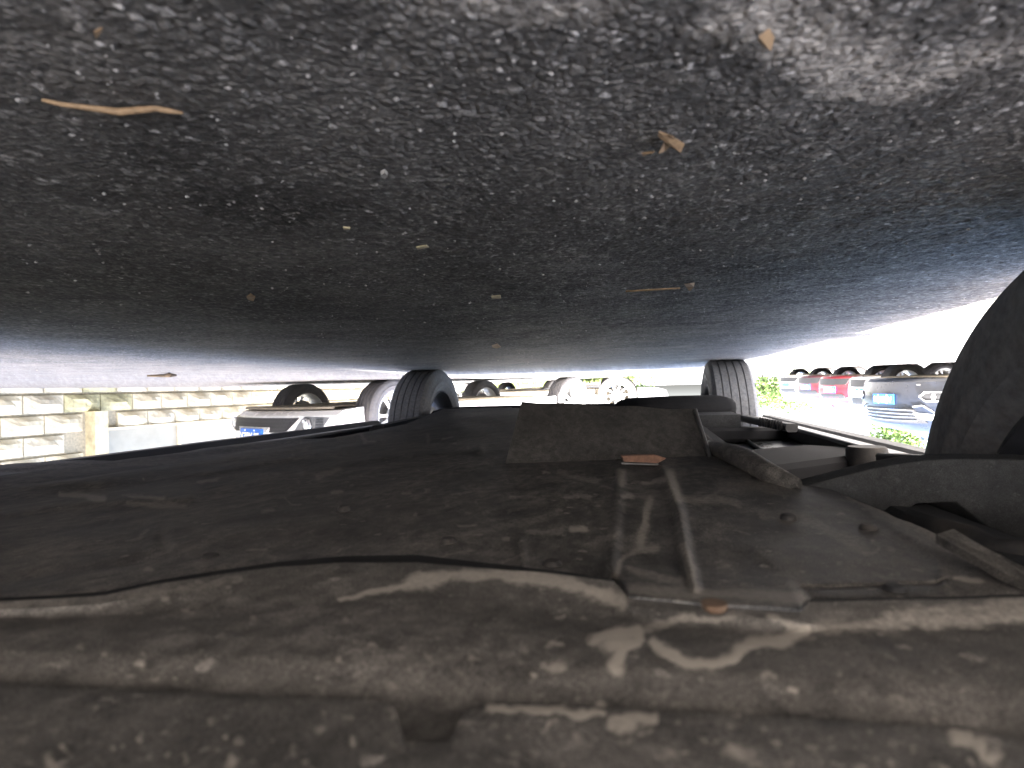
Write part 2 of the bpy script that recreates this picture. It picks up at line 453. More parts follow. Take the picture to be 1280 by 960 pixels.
TY = tyre_mesh(.33, .225, .226, 72); TYO = tyre_mesh(.335, .188, .226, 120); RMO = rim_mesh(.226, .188, 5, False, .06, .05); RM10 = rim_mesh(.226, .225, 10, True); RM5 = rim_mesh(.226, .225, 5, False, .06, .05); BD = disc_mesh(); HC = cap_mesh(.226, .225)
RM10B = rim_mesh(.226, .225, 10, False, .03, .026)
_wcache = {}
def wheel(parent, loc, outer, tyre_mat, rim_mat, rim, steer=0, spin=0, TY=TY):
    wh = empty('wheel', Matrix.Translation(loc) @ Matrix.Rotation((0 if outer > 0 else math.pi)+steer, 4, 'Z') @ Matrix.Rotation(spin, 4, 'Y'), parent)
    for nm, me, mt in (('tyre', TY, tyre_mat), ('rim', rim, rim_mat), ('brake_disc', BD, 'brake_iron'), ('hub_cap', HC, rim_mat)):
        k = (me.name, mt)
        if k not in _wcache: c = me.copy(); c.materials.append(MATS[mt]); _wcache[k] = c
        obj(nm, _wcache[k], None, wh)
    return wh

# ------------------------------------------------------------------ cars
class Car:
    """local frame: x forward, y left, z up, origin on the ground midway between the axles"""
    def __init__(s, label, mtx, paint, wb=2.7, W=1.82, fo=.88, ro=.95, H=1.62, zb=.22, style='suv', tyre='tyre_grey', rimm='alloy_silver_paint', rim=None, group=None, steer=0, cat='car', name='parked_car', under='under_brown', underbox=True, R=.33, spins=(.2, .5, .9, 1.3), wy=None, ty=None):
        s.wb, s.W, s.H = wb, W, H; xf, xr = wb/2, -wb/2; s.xf = xf; nose, tail = xf+fo, xr-ro; s.nose, s.tail = nose, tail
        s.e = empty(name, mtx); tag(s.e, label, cat, group)
        hood = 1.0 if style == 'suv' else .88
        ra = R+.065; zc = R
        s.front = [(nose-.09, zb+.02), (nose-.03, zb+.06), (nose-.005, zb+.20), (nose, .52), (nose-.02, .68), (nose-.08, hood-.14), (nose-.2, hood-.05)]
        prof = list(s.front) + [(nose-.6, hood+.03), (nose-1.02, hood+.08)]
        s.cowl = (nose-1.02, hood+.08)
        s.rooff = (nose-1.75, H-.06); rooff2 = (nose-2.15, H)
        prof += [s.rooff, rooff2]
        if style == 'suv': s.roofr, s.deck = (tail+.55, H-.05), (tail+.12, 1.02); prof += [(tail+1.2, H), s.roofr, s.deck, (tail, .85)]
        else: s.roofr, s.deck = (tail+1.35, H-.06), (tail+.62, .98); prof += [(tail+1.9, H-.01), s.roofr, s.deck, (tail+.05, .95), (tail, .8)]
        prof += [(tail+.02, .5), (tail+.1, zb+.06), (tail+.25, zb+.02)]
        a0 = math.asin(max(-1, min(1, (zb-zc)/ra)))
        for cx in (xr, xf):
            for k in range(15):
                a = math.pi-a0 - (math.pi-2*a0)*k/14
                prof.append((cx+ra*math.cos(a), zc+ra*math.sin(a)))
            prof.append((cx+(.75 if cx < 0 else .45)+.0, zb)) if cx < 0 else None
            if cx < 0: prof.append((xf-.75, zb))
        s.prof = prof
        ts = [-1, -.985, -.93, -.8, -.55, -.25, 0, .25, .55, .8, .93, .985, 1]
        m = MB()
        for t in ts:
            for (x, z) in prof: m.V.append(s.pt(x, z, t))
        n = len(prof)
        m.F += grid_faces(len(ts), n, 0, wrap=True)
        tri = tessellate_polygon([[Vector((x, z, 0)) for x, z in prof]])
        for t in tri:
            m.F.append(tuple(t)); m.F.append(tuple((len(ts)-1)*n+i for i in t)[::-1])
        me = m.mesh('body'); smooth_by_angle(me, 32)
        s.body = obj('body', me, paint, s.e)
        hw = W/2
        if underbox:
            m = MB(); q = hw-.28
            m.prism([Vector((x, -q, z)) for x, z in ((tail+.3, zb+.04), (xr+.5, zb-.02), (xf-.5, zb-.02), (nose-.45, zb-.01), (nose-.3, zb+.06), (nose-.4, .7), (tail+.4, .7))], Vector((0, 2*q, 0)))
            m.build('underfloor', under, s.e)
        wy = wy or hw-.135; k = 0
        for cx, st in ((xf, steer), (xr, 0)):
            for sg in (1, -1):
                wheel(s.e, Vector((cx, sg*wy, R)), sg, tyre, rimm, rim or RM10, st, spins[k], ty or TY); k += 1
        s.glass(style)
    def pt(s, x, z, t, off=0):
        wf = 1.0
        if z > .9: wf = 1-.23*((z-.9)/(s.H-.9))**1.2
        if z < .42: wf = .985-.03*(.42-z)/.2
        a = abs(t)
        fx = max(0, min(1, (x-(s.xf+.28))/.55)); rx = max(0, min(1, (-s.xf-.28-x)/.55))
        x = x - .30*a**2.6*fx + .2*a**2.6*rx
        if z > .75: z = z-.035*a*a
        return Vector((x+off*(1 if fx > 0 else 0), t*s.W/2*wf, z))
    def frontx(s, z):
        f = s.front
        for (x0, z0), (x1, z1) in zip(f[:-1], f[1:]):
            if z0 <= z <= z1: return x0+(x1-x0)*(z-z0)/(z1-z0+1e-9)
        return f[-1][0]
    def fp(s, y, z, off=0):
        return s.pt(s.frontx(z), z, y/(s.W/2))+Vector((off, 0, 0))
    def fpatch(s, name, poly, mat, out=.006, deep=.03, parent=None, sub=6):
        """patch lying on the front face; poly in (y, z)"""
        ys = [p[0] for p in poly]; y0, y1 = min(ys), max(ys); nc, nr = max(3, int((y1-y0)/.05)+2), 4; G = []
        for i in range(nc):
            y = y0+(y1-y0)*(.002+.996*i/(nc-1)); zs = []
            for (a, b), (c, d) in zip(poly, poly[1:]+poly[:1]):
                if (a-y)*(c-y) <= 0 and abs(a-c) > 1e-9: zs.append(b+(d-b)*(y-a)/(c-a))
            za, zb_ = min(zs), max(zs)
            G.append([s.fp(y, za+(zb_-za)*k/(nr-1), out) for k in range(nr)])
        m = MB(); m.V = [p for col in G for p in col]; n = len(m.V); m.F = grid_faces(nc, nr)
        m.V += [p-Vector((deep, 0, 0)) for p in m.V]
        i_ = np.arange(n).reshape(nc, nr); rim = np.concatenate([i_[0, :-1], i_[:-1, -1], i_[-1, :0:-1], i_[:0:-1, 0]]); r2 = np.roll(rim, -1)
        m.F += [(int(p), int(q), int(q)+n, int(p)+n) for p, q in zip(rim, r2)]
        return m.build(name, mat, parent or s.e)
    def glass(s, style):
        def strip(name, p0, p1, t0, t1, mat='window_glass', lift=.008):
            m = MB(); T = [t0+(t1-t0)*k/8 for k in range(9)]
            for f in (.06, .94):
                for t in T:
                    q = s.pt(p0[0]+(p1[0]-p0[0])*f, p0[1]+(p1[1]-p0[1])*f, t)
                    sgn = 1 if p0[0] > 0 else -1
                    m.V.append(q+Vector((sgn*lift*.8, 0, lift)))
            m.F = grid_faces(2, 9)
            m.V += [v-Vector((0, 0, .012)) for v in m.V]; m.F += grid_faces(2, 9, 18, True)
            return m.build(name, mat, s.e)
        strip('windshield', s.cowl, s.rooff, -.86, .86)
        strip('rear_window', s.deck, s.roofr, -.82, .82)
        z0, z1 = s.cowl[1]+.02, s.H-.12
        x0, x1, xm = s.cowl[0]-.28, s.roofr[0]+.12, (s.cowl[0]+s.roofr[0])/2-.1
        for sg in (1, -1):
            for poly in ([(x0, z0), (s.rooff[0]-.12, z1), (xm+.04, z1), (xm+.04, z0)], [(xm-.04, z0), (xm-.04, z1), (x1, z1), (x1-.25, z0)]):
                P = [s.pt(x, z, sg)+Vector((0, sg*.006, 0)) for x, z in poly]
                MB().prism(P, Vector((0, -sg*.012, 0))).build('side_window', 'window_glass', s.e)
            c = s.pt(s.cowl[0]-.35, s.cowl[1]+.1, sg)
            me = MB().lathe([(-.09, .02), (-.07, .07), (.0, .085), (.05, .08), (.06, .001)], 14, 'X', c+Vector((0, sg*.11, .03))).mesh('side_mirror'); smooth_by_angle(me, 50)
            o = obj('side_mirror', me, None, s.e); o.data.materials.append(s.body.data.materials[0])
    def lights(s, z0=.66, z1=.80):
        for sg in (1, -1):
            s.fpatch('headlight', [(sg*.48, z0+.02), (sg*.84, z0+.05), (sg*.86, z1+.02), (sg*.56, z1-.02)][::sg], 'lamp_glass', .010)
    def plate(s, z=.46, text=None):
        hw, hh = .22, .07
        p = s.fpatch('number_plate', [(-hw, z-hh), (hw, z-hh), (hw, z+hh), (-hw, z+hh)], 'plate_blue', .022, .01, None, 3)
        if text:
            cu = bpy.data.curves.new('plate_lettering', 'FONT'); cu.body = text; cu.size = .115; cu.align_x = 'CENTER'; cu.align_y = 'CENTER'; cu.extrude = .001
            cu.offset = .0015
            tmp = bpy.data.objects.new('tmp', cu); COL.objects.link(tmp)
            me = bpy.data.meshes.new_from_object(tmp.evaluated_get(bpy.context.evaluated_depsgraph_get())); bpy.data.objects.remove(tmp)
            # text x -> local +y mirrored so it reads from ahead of the car, text y -> z
            wmax = max(v.co.x for v in me.vertices); f = .19/wmax
            for v in me.vertices:
                v.co = Vector((s.fp(0, z, .026).x+v.co.z, v.co.x*f, z+v.co.y))
            me.name = 'plate_lettering'; obj('plate_lettering', me, 'plate_white', p)
        for sg in (1, -1):
            for zz in (z-hh+.014, z+hh-.014): MB().lathe([(0, .008), (.004, .007), (.005, .001)], 8, 'X', s.fp(0, z, .022)+Vector((0, sg*.09, zz-z))).build('plate_screw', 'plate_white', p)
        return p
def frame(p, d, tilt=True):
    """matrix with x along d on the ground at p"""
    d = Vector(d).normalized(); e = .5
    up = Vector((0, 0, 1))
    if tilt:
        gx = (gdrop(p.x+e, p.y)-gdrop(p.x-e, p.y))/(2*e); gy = (gdrop(p.x, p.y+e)-gdrop(p.x, p.y-e))/(2*e)
        up = Vector((-gx, -gy, 1)).normalized()
    left = up.cross(d).normalized(); d = left.cross(up)
    M = Matrix((d, left, up)).transposed().to_4x4(); M.translation = p; return M

# ---- the car overhead (front axle near the phone, rear axle ahead)
OWB = 2.54; OC = Vector((.37, .437+OWB/2, 0))
own = Car('dark car overhead, seen from below by its dusty black underside', frame(OC, (0, -1, 0), False), 'paint_grey', OWB, 1.80, .85, .85, 1.64, .30,
          'suv', 'tyre_dusty', 'alloy_dark', RMO, None, 0, 'car', 'car_overhead', 'cavity_black', False, R=.335, spins=(.3, .1, .75, 1.5), wy=.755, ty=TYO)
own.lights(); own.plate()
OE = own.e
def loft(name, rows, mat, nu=200, nv=80, key=0, bumps=(), dirts_glints=(), thick=.003, ext=None, back=None, rough=.0005, seed=1, parent=OE, hmod=None, warp=1.0):
    """curved panel through curves seen in the photograph; every curve carries its own heights above the phone.
       rows run from near to far; bumps/dirts: (pixel polyline, radius px, amount)"""
    def interp(row, us):
        p = np.array(row, float); d = np.hypot(np.diff(p[:, 0]), np.diff(p[:, 1])); s_ = np.concatenate([[0], np.cumsum(d)]); s_ /= s_[-1]
        return np.stack([np.interp(us, s_, p[:, c]) for c in range(3)], -1)
    us = np.linspace(0, 1, nu); K = interp(rows[key], us)
    kx = (K[:, 0]-K[0, 0])/(K[-1, 0]-K[0, 0])
    G = []
    for i, row in enumerate(rows):
        if i == key: G.append(K); continue
        p = np.array(row, float); xs = p[0, 0]+(p[-1, 0]-p[0, 0])*kx
        G.append(np.stack([xs, np.interp(xs, p[:, 0], p[:, 1]), np.interp(xs, p[:, 0], p[:, 2])], -1))
    G = np.array(G); nrow = len(rows)
    tv = np.linspace(0, nrow-1, nv); out = np.zeros((nv, nu, 3))
    for k, t in enumerate(tv):
        i = min(int(t), nrow-2); f = t-i
        p0, p1, p2, p3 = G[max(i-1, 0)], G[i], G[i+1], G[min(i+2, nrow-1)]
        lin = p1*(1-f)+p2*f
        cr = .5*((2*p1)+(-p0+p2)*f+(2*p0-5*p1+4*p2-p3)*f*f+(-p0+3*p1-3*p2+p3)*f**3)
        out[k] = .5*lin+.5*cr
    px, py, H = out[..., 0], out[..., 1], out[..., 2]
    for poly, r, a in bumps:
        d = segdist(px, py, poly); H = H + a*np.exp(-(d/r)**2)
    dirt = np.zeros(px.shape)
    wx_ = px+warp*(16*(vnoise(px, py, 22, 41)-.5)+9*(vnoise(px, py, 8, 42)-.5)); wy_ = py+warp*(10*(vnoise(px, py, 20, 43)-.5)+6*(vnoise(px, py, 7, 44)-.5))
    wv_ = .55+.9*vnoise(px, py, 26, 45)
    for poly, r, a in dirts_glints:
        d = segdist(wx_, wy_, poly)/(r*wv_); dirt = np.maximum(dirt, a*np.clip(1.35*np.exp(-d**2)-.08, 0, 1))
    rx = FW[0]*FPX+(640-px)*CR[0]+(py-480)*CU[0]; ry = FW[1]*FPX+(640-px)*CR[1]+(py-480)*CU[1]; rz = FW[2]*FPX+(640-px)*CR[2]+(py-480)*CU[2]
    x, y, z = rx*H/rz, ry*H/rz, CAMH+H
    if hmod is not None: z = z+hmod(x, y)
    z = z+rough*2*(vnoise(x, y, .05, seed)-.5)+rough*(vnoise(x, y, .018, seed+9)-.5)
    P = np.stack([x, y, z], -1)
    if back:                                          # rows behind the phone
        base = P[0]; ex = []; ed = []
        for d, dz in back[::-1]:
            q = base.copy(); q[:, 0] = base[:, 0]*(1+d*3); q[:, 1] = base[:, 1]-d; q[:, 2] += dz; ex.append(q); ed.append(np.zeros(nu))
        P = np.concatenate([np.array(ex), P]); dirt = np.concatenate([np.array(ed), dirt])
    if ext:                                           # sideways to the car's width
        (xl, xr_) = ext; nL = 8
        L = []; Rr = []
        for k in range(1, nL+1):
            f = k/nL
            a = P[:, 0].copy(); a[:, 0] = a[:, 0]*(1-f)+np.maximum(xl, a[:, 0])*f; L.insert(0, a)
            b = P[:, -1].copy(); b[:, 0] = b[:, 0]*(1-f)+np.minimum(xr_, b[:, 0])*f; Rr.append(b)
        P = np.concatenate([np.array(L).transpose(1, 0, 2), P, np.array(Rr).transpose(1, 0, 2)], 1)
        zz = np.zeros((dirt.shape[0], nL)); dirt = np.concatenate([zz, dirt, zz], 1)
    nv, nu = P.shape[:2]
    V = P.reshape(-1, 3); V2 = V+np.array([0, 0, thick])
    i = np.arange(nv*nu).reshape(nv, nu); n = nv*nu
    F = np.stack([i[:-1, :-1], i[:-1, 1:], i[1:, 1:], i[1:, :-1]], -1).reshape(-1, 4)
    rim = np.concatenate([i[0, :-1], i[:-1, -1], i[-1, :0:-1], i[:0:-1, 0]])
    rim2 = np.roll(rim, -1)
    S = np.stack([rim, rim2, rim2+n, rim+n], -1)
    allF = np.concatenate([F, F[:, ::-1]+n, S[:, ::-1]]).tolist()
    me = bpy.data.meshes.new(name); me.from_pydata(np.concatenate([V, V2]).tolist(), [], allF); me.update()
    at = me.attributes.new('dirt', 'FLOAT', 'POINT'); at.data.foreach_set('value', np.concatenate([dirt.ravel(), dirt.ravel()]).astype(np.float32))
    smooth_by_angle(me, 40)
    return obj(name, me, mat, parent, True)

# curves shared by neighbouring panels
edgeA = [(-200, 846), (0, 854), (250, 866), (468, 876), (484, 879), (493, 886), (498, 900), (506, 930), (560, 932), (574, 905), (581, 892), (592, 884), (612, 882), (760, 887), (1090, 905), (1190, 911), (1280, 925), (1480, 945)]
lip = [(-140, 764), (0, 751), (60, 749), (130, 744), (200, 729), (280, 716), (350, 707), (430, 702), (520, 702), (640, 714), (700, 719), (768, 727), (786, 748), (880, 757), (1000, 766), (1012, 753), (1180, 750), (1300, 746), (1420, 742)]
def yat(c, x):
    return float(np.interp(x, [p[0] for p in c], [p[1] for p in c]))
XS = list(range(-200, 1481, 60))
def rowf(f, H, xs=XS): return [(x, f(x), H if not callable(H) else H(x)) for x in xs]

def scuffs(n, box, lmax, rr, amt, seed, slope=0.0):
    r_ = random.Random(seed); out = []
    for _ in range(n):
        x, y = r_.uniform(box[0], box[2]), r_.uniform(box[1], box[3]); L = lmax*r_.random()**2.5; a = r_.gauss(slope, .22)
        pts = [(x, y), (x+L*.5*math.cos(a)+r_.gauss(0, 2), y+L*.5*math.sin(a)+r_.gauss(0, 1.5)), (x+L*math.cos(a), y+L*math.sin(a))]
        out.append((pts, rr[0]+(rr[1]-rr[0])*r_.random()**2, amt[0]+(amt[1]-amt[0])*r_.random()**1.6))
    return out
# front bumper tray, nearest
loft('front_tray', [[(-200, 1250, .0685), (640, 1250, .0685), (1480, 1250, .0685)], [(-200, 1000, .0685), (640, 1000, .0685), (1480, 1010, .0685)],
                    [(x, y+14, .0683) for x, y in edgeA], [(x, y, .0687) for x, y in edgeA]], 'tray_plastic', 640, 90, key=3, seed=3, rough=.0004,
     back=[(.1, .002), (.22, .01), (.34, .035), (.42, .08)], ext=(.95, -.24), thick=.0025,
     dirts_glints=[([(612, 887), (680, 890), (752, 894)], 5, .9), ([(768, 905), (815, 899)], 8, .85), ([(1192, 918), (1220, 926), (1238, 945)], 10, .9), ([(683, 910), (685, 911)], 6, .8),
            ([(828, 942), (834, 944)], 7, .5), ([(915, 940), (932, 945)], 9, .55), ([(395, 908), (397, 912)], 6, .5), ([(365, 938), (366, 942)], 5, .4), ([(230, 945), (236, 952)], 6, .5), ([(285, 945), (290, 953)], 6, .55),
            ([(550, 906), (565, 903)], 6, .8), ([(488, 892), (512, 905)], 8, .4), ([(60, 952), (66, 960)], 8, .5), ([(720, 925), (725, 926)], 7, .4), ([(1010, 935), (1014, 938)], 7, .4), ([(442, 928), (446, 931)], 5, .5), ([(540, 880), (556, 879)], 5, .5)]+scuffs(110, (0, 880, 1280, 965), 14, (2, 5), (.2, .6), 1, .3))
# lip behind the tray
loft('bumper_lip', [rowf(lambda x: np.interp(x, [-200, 0, 640, 1280, 1480], [905, 915, 945, 975, 990]), .0703), rowf(lambda x: np.interp(x, [-200, 0, 640, 1280, 1480], [842, 850, 878, 912, 930]), .0702),
                    rowf(lambda x: np.interp(x, [-200, 0, 640, 1280, 1480], [808, 814, 832, 856, 870]), .0674), rowf(lambda x: np.interp(x, [-200, 0, 640, 1280, 1480], [782, 788, 800, 822, 834]), .0670),
                    rowf(lambda x: .45*yat(lip, x)+.55*np.interp(x, [-200, 0, 640, 1280, 1480], [782, 788, 800, 822, 834]), .0682),
                    [(x, y+10, .0660) for x, y in lip], [(x, y, .0655) for x, y in lip]], 'lip_plastic', 640, 190, key=6, seed=5, rough=.0005, ext=(.95, -.22), thick=.003, warp=.55,
     dirts_glints=[([(745, 800), (770, 791), (795, 791), (799, 801), (775, 812), (768, 836)], 9, 1.0), ([(765, 806), (780, 800)], 13, 1.0), ([(816, 804), (826, 816), (852, 828), (890, 832), (920, 824), (929, 812)], 9, 1.0), ([(925, 812), (940, 804), (975, 799), (1005, 788)], 7, .95),
            ([(1000, 788), (1070, 786), (1150, 778), (1290, 770)], 9, .45), ([(960, 770), (1010, 786)], 5, .5), ([(1120, 775), (1200, 762), (1290, 762)], 16, .38),
            ([(424, 748), (470, 740), (510, 729)], 4, .8), ([(510, 729), (560, 718), (640, 719), (700, 727), (775, 752)], 9, .75), ([(800, 790), (850, 775), (915, 770)], 6, .45),
            ([(-100, 765), (60, 752), (180, 738), (300, 724)], 8, .25), ([(685, 838), (700, 836)], 6, .5), 
            ([(990, 862), (996, 864)], 4, .6), ([(1120, 872), (1140, 884)], 9, .3), ([(1165, 900), (1170, 904)], 4, .5), ([(480, 858), (492, 860)], 6, .35), ([(172, 828), (176, 830)], 4, .6), ([(216, 848), (218, 850)], 3, .6), ([(750, 882), (752, 884)], 5, .7)]+scuffs(120, (0, 730, 1280, 905), 16, (2, 4.5), (.15, .5), 2))
# main shield below the engine and floor
def shield_mod(x, y):
    m = np.clip((x-.50)/.25, 0, 1)*np.clip((y-.30)/.2, 0, 1)
    return m*(.0055*np.sin(x*24+1.0*np.sin(y*2.2))+.0012*np.sin(x*61+y*4))+.0012*(vnoise(x, y, .11, 77)-.5)
cs = [(x, y+10) for x, y in lip]
def H_l(x, a, b): return float(np.interp(x, [-150, 250, 520, 700], [a, .5*(a+b), b, b]))
C0 = [(x, y, .081 if not 780 < x < 1006 else .0690) for x, y in cs if x <= 1300]
C0 = [(x, (y if not 780 < x < 1006 else y-12), h) for x, y, h in C0]
C0[-1] = (1300, 752, .081)
C0b = [(x, y-16 if not 780 < x < 1006 else y-5, .0795 if not 780 < x < 1006 else .0692) for x, y, h in C0]
C1 = [(-150, 738, .083), (0, 724, .083), (200, 702, .082), (430, 680, .0805), (640, 690, .0800), (780, 706, .0785), (900, 722, .0775), (1100, 722, .0795), (1275, 724, .0795)]
C2 = [(-150, 690, .088), (0, 676, .087), (200, 664, .083), (500, 652, .0805), (800, 660, .0800), (1000, 668, .0800), (1172, 668, .080)]
C3 = [(-150, 645, .100), (0, 634, .099), (200, 618, .093), (450, 600, .085), (650, 604, .081), (850, 610, .081), (1000, 613, .082), (1050, 615, .083)]
C4 = [(-150, 617, .112), (0, 604, .111), (200, 588, .105), (350, 574, .098), (500, 562, .090), (640, 576, .081), (800, 578, .080), (890, 580, .080), (985, 601, .080)]
C5 = [(-150, 605, .122), (0, 591, .121), (200, 575, .117), (350, 559, .112), (500, 543, .104), (580, 532, .090), (660, 545, .082), (760, 552, .080), (860, 558, .080), (935, 573, .076)]
C6 = [(-150, 598, .127), (0, 584, .127), (200, 569, .124), (330, 554, .120), (440, 542, .116), (510, 531, .112), (545, 518, .100), (580, 513, .090), (640, 510, .078), (740, 511, .074), (820, 520, .074), (880, 540, .074), (893, 558, .074)]
loft('engine_shield', [C0, C0b, C1, C2, C3, C4, C5, C6], 'shield_plastic', 420, 230, seed=11, rough=.0009, thick=.004, hmod=shield_mod, warp=.35,
     bumps=[([(776, 590), (770, 640), (766, 690), (764, 722)], 7, -.0022), ([(828, 584), (838, 606), (850, 640), (858, 690), (868, 735)], 6, -.0035), ([(700, 588), (740, 592), (760, 606)], 6, .001),
            ([(0, 690), (60, 672), (140, 655), (200, 662), (205, 690), (150, 712), (60, 724), (0, 728)], 9, .0016), ([(20, 705), (90, 690), (170, 680)], 26, .0015),
            ([(653, 676), (657, 712)], 3, -.0015), ([(-20, 614), (120, 603), (260, 588), (400, 563), (470, 551)], 6, -.006), ([(-20, 643), (100, 626), (240, 618)], 7, -.005), ([(380, 590), (480, 570), (600, 562)], 5, -.003), ([(1090, 640), (1170, 690), (1180, 730)], 7, -.0012), ([(880, 735), (1170, 733), (1180, 728)], 3, .0012)],
     dirts_glints=[([(812, 624), (806, 650), (800, 682)], 5, .65), ([(778, 622), (790, 620)], 5, .6), ([(803, 604), (830, 598)], 3, .6), ([(770, 722), (778, 700), (795, 686), (822, 684)], 5, .5), ([(785, 712), (820, 722), (870, 735)], 6, .4),
            ([(775, 590), (776, 605)], 4, .5), ([(712, 661), (730, 660)], 3, .8), ([(850, 625), (920, 628)], 4, .35), ([(1065, 618), (1120, 640), (1180, 670), (1260, 715)], 10, .35), ([(1195, 725), (1225, 728)], 4, .7),
            ([(790, 738), (890, 742), (1000, 748)], 8, .5), ([(840, 592), (848, 625)], 5, .55), ([(855, 680), (868, 730)], 6, .4), ([(400, 598), (425, 585)], 4, .35), ([(75, 617), (130, 622)], 4, .6), ([(160, 628), (230, 632)], 4, .35), ([(700, 590), (745, 602)], 4, .35),  # rib highlights and a glint at the left are painted in with the dirt
            ([(905, 608), (985, 606)], 10, .3), ([(80, 616), (128, 622)], 3, .5), ([(500, 690), (620, 660), (700, 640)], 5, .2), ([(950, 640), (1020, 652), (1080, 690)], 8, .25), ([(660, 664), (700, 662)], 5, .3), ([(893, 562), (935, 577), (990, 604)], 6, .55)]+scuffs(90, (150, 585, 1150, 735), 46, (1.6, 3.5), (.15, .5), 3, -.05)+scuffs(50, (350, 545, 800, 640), 30, (1.4, 2.6), (.15, .45), 4, -.1))  # last stroke before the scuffs paints the highlight on the right rim
# black strips painting the shadow into the gap between lip and shield
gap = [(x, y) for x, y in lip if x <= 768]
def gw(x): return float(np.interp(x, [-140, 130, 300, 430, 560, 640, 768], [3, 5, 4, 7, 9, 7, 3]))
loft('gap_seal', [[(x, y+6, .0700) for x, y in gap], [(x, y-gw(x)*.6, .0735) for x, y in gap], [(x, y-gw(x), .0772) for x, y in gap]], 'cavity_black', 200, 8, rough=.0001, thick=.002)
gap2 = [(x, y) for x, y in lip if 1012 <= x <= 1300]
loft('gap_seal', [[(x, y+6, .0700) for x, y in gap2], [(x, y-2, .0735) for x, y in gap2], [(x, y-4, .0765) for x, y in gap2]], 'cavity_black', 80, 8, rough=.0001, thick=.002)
for x, y, h in ((262, 692, .0790), (560, 672, .0775), (1118, 731, .0770), (985, 642, .0780), (430, 632, .0790), (690, 700, .0775), (1085, 655, .0780)):
    me = MB().lathe([(.0, .0001), (.0, .0030), (.0010, .0042), (.0022, .0046), (.006, .0046)], 18, 'Z', atH(x, y, h)).mesh('push_pin'); smooth_by_angle(me); obj('push_pin', me, 'rubber', OE, True)
# ridge along the right rim of the shield
m = MB(); m.pipe([atH(x, y, h) for x, y, h in ((884, 556, .079), (896, 562, .074), (912, 567, .073), (935, 577, .073), (962, 592, .075), (994, 606, .079))], [.006, .010, .011, .011, .009, .006], 12)
m.build('shield_rim', 'shield_plastic', OE, True, True)

# hanging deflector flap
def quadslab(name, q, mat, thick, nx=30, ny=12, parent=OE, bow=0):
    """q: 4 world points (a b c d round the face); slab of given thickness behind it"""
    a, b, c, d = [Vector(v) for v in q]; n = (b-a).cross(d-a).normalized()
    if n.dot(CAM-a) < 0: n = -n
    m = MB()
    for lay in (0, 1):
        for j in range(ny+1):
            for i in range(nx+1):
                u, v = i/nx, j/ny
                p = (a*(1-u)+b*u)*(1-v)+(d*(1-u)+c*u)*v
                p = p+n*(bow*math.sin(u*math.pi)*math.sin(v*math.pi)+.0012*math.sin(u*17+3*v)*v)
                m.V.append(p-n*(thick*lay))
    N_ = (nx+1)*(ny+1)
    m.F += grid_faces(ny+1, nx+1); m.F += grid_faces(ny+1, nx+1, N_, True)
    i = np.arange(N_).reshape(ny+1, nx+1); rim = np.concatenate([i[0, :-1], i[:-1, -1], i[-1, :0:-1], i[:0:-1, 0]]); r2 = np.roll(rim, -1)
    m.F += [(int(y), int(x), int(x)+N_, int(y)+N_) for x, y in zip(rim, r2)]
    me = m.mesh(name); smooth_by_angle(me, 40); return obj(name, me, mat, parent, True)
quadslab('deflector_flap', [atZ(632, 579, .66), atZ(889, 580, .66), atZ(868, 512, .74), atZ(652, 502, .74)], 'flap_plastic', .012, bow=.004)
m = MB(); m.bar(atZ(889, 577, .655), atZ(869, 513, .735), .004, .006); m.build('flap_edge_trim', 'flange_steel', OE, False, True)  # pale bar put in as the highlight along the flap's right edge
m = MB(); m.prism([atZ(778, 570, .60), atZ(820, 569, .60), atZ(833, 573, .60), atZ(822, 579, .60), atZ(780, 577, .60)], FW*.01); m.build('rubber_plug', 'copper_rubber', OE, False, True)
m = MB(); m.bar(atZ(777, 579, .595), atZ(823, 580.5, .595), .004, .0018); m.build('plug_clip', 'flange_steel', OE, False, True)
m = MB(); m.lathe([(.0, .0001), (.0, .0034), (.0012, .0034), (.0022, .0026), (.0028, .0001)][::-1], 16, 'Z', atH(893, 753, .0585)); me = m.mesh('clip'); smooth_by_angle(me); obj('clip', me, 'rust_brown', OE, True)

# lower control arm beside the near wheel
xs = [985, 1000, 1040, 1075, 1110, 1150, 1200, 1280, 1360, 1420]
zl = [.49, .485, .475, .47, .46, .45, .44, .43, .415, .40]
lo = [611, 607, 597, 588, 580, 574, 572, 573, 578, 584]
up = [628, 630, 634, 640, 650, 629, 627, 690, 704, 712]
m = MB(); nr = 6
fwd = Vector((FW.x, FW.y, 0)).normalized()
for k in range(nr):
    for x, z, a, b in zip(xs, zl, lo, up):
        # back of the lower edge, lower edge, face, top, back of the top
        if k == 0: p = atZ(x, a, z)+fwd*.03+Vector((0, 0, .03))
        elif k == 1: p = atZ(x, a, z)+fwd*.012-Vector((0, 0, .0005))
        elif k == 2: p = atZ(x, a+3, z)
        elif k == 3: p = atZ(x, .5*(a+b), z)+fwd*.001
        elif k == 4: p = atZ(x, b, z)+fwd*.004
        else: p = atZ(x, b, z)+fwd*.07+Vector((0, 0, .01))
        m.V.append(p)
m.F = grid_faces(nr, len(xs)); me = m.mesh('control_arm'); smooth_by_angle(me, 30)
o = obj('control_arm', me, 'arm_metal', OE, True); sd = o.modifiers.new('thick', 'SOLIDIFY'); sd.thickness = .003; sd.offset = 0
sb_ = o.modifiers.new('bevel', 'BEVEL'); sb_.width = .0012; sb_.segments = 2; sb_.limit_method = 'ANGLE'
quadslab('arm_bracket', [atZ(1205, 630, .45), atZ(1300, 640, .45), atZ(1300, 690, .45), atZ(1205, 690, .45)], 'arm_metal', .02, 4, 4)
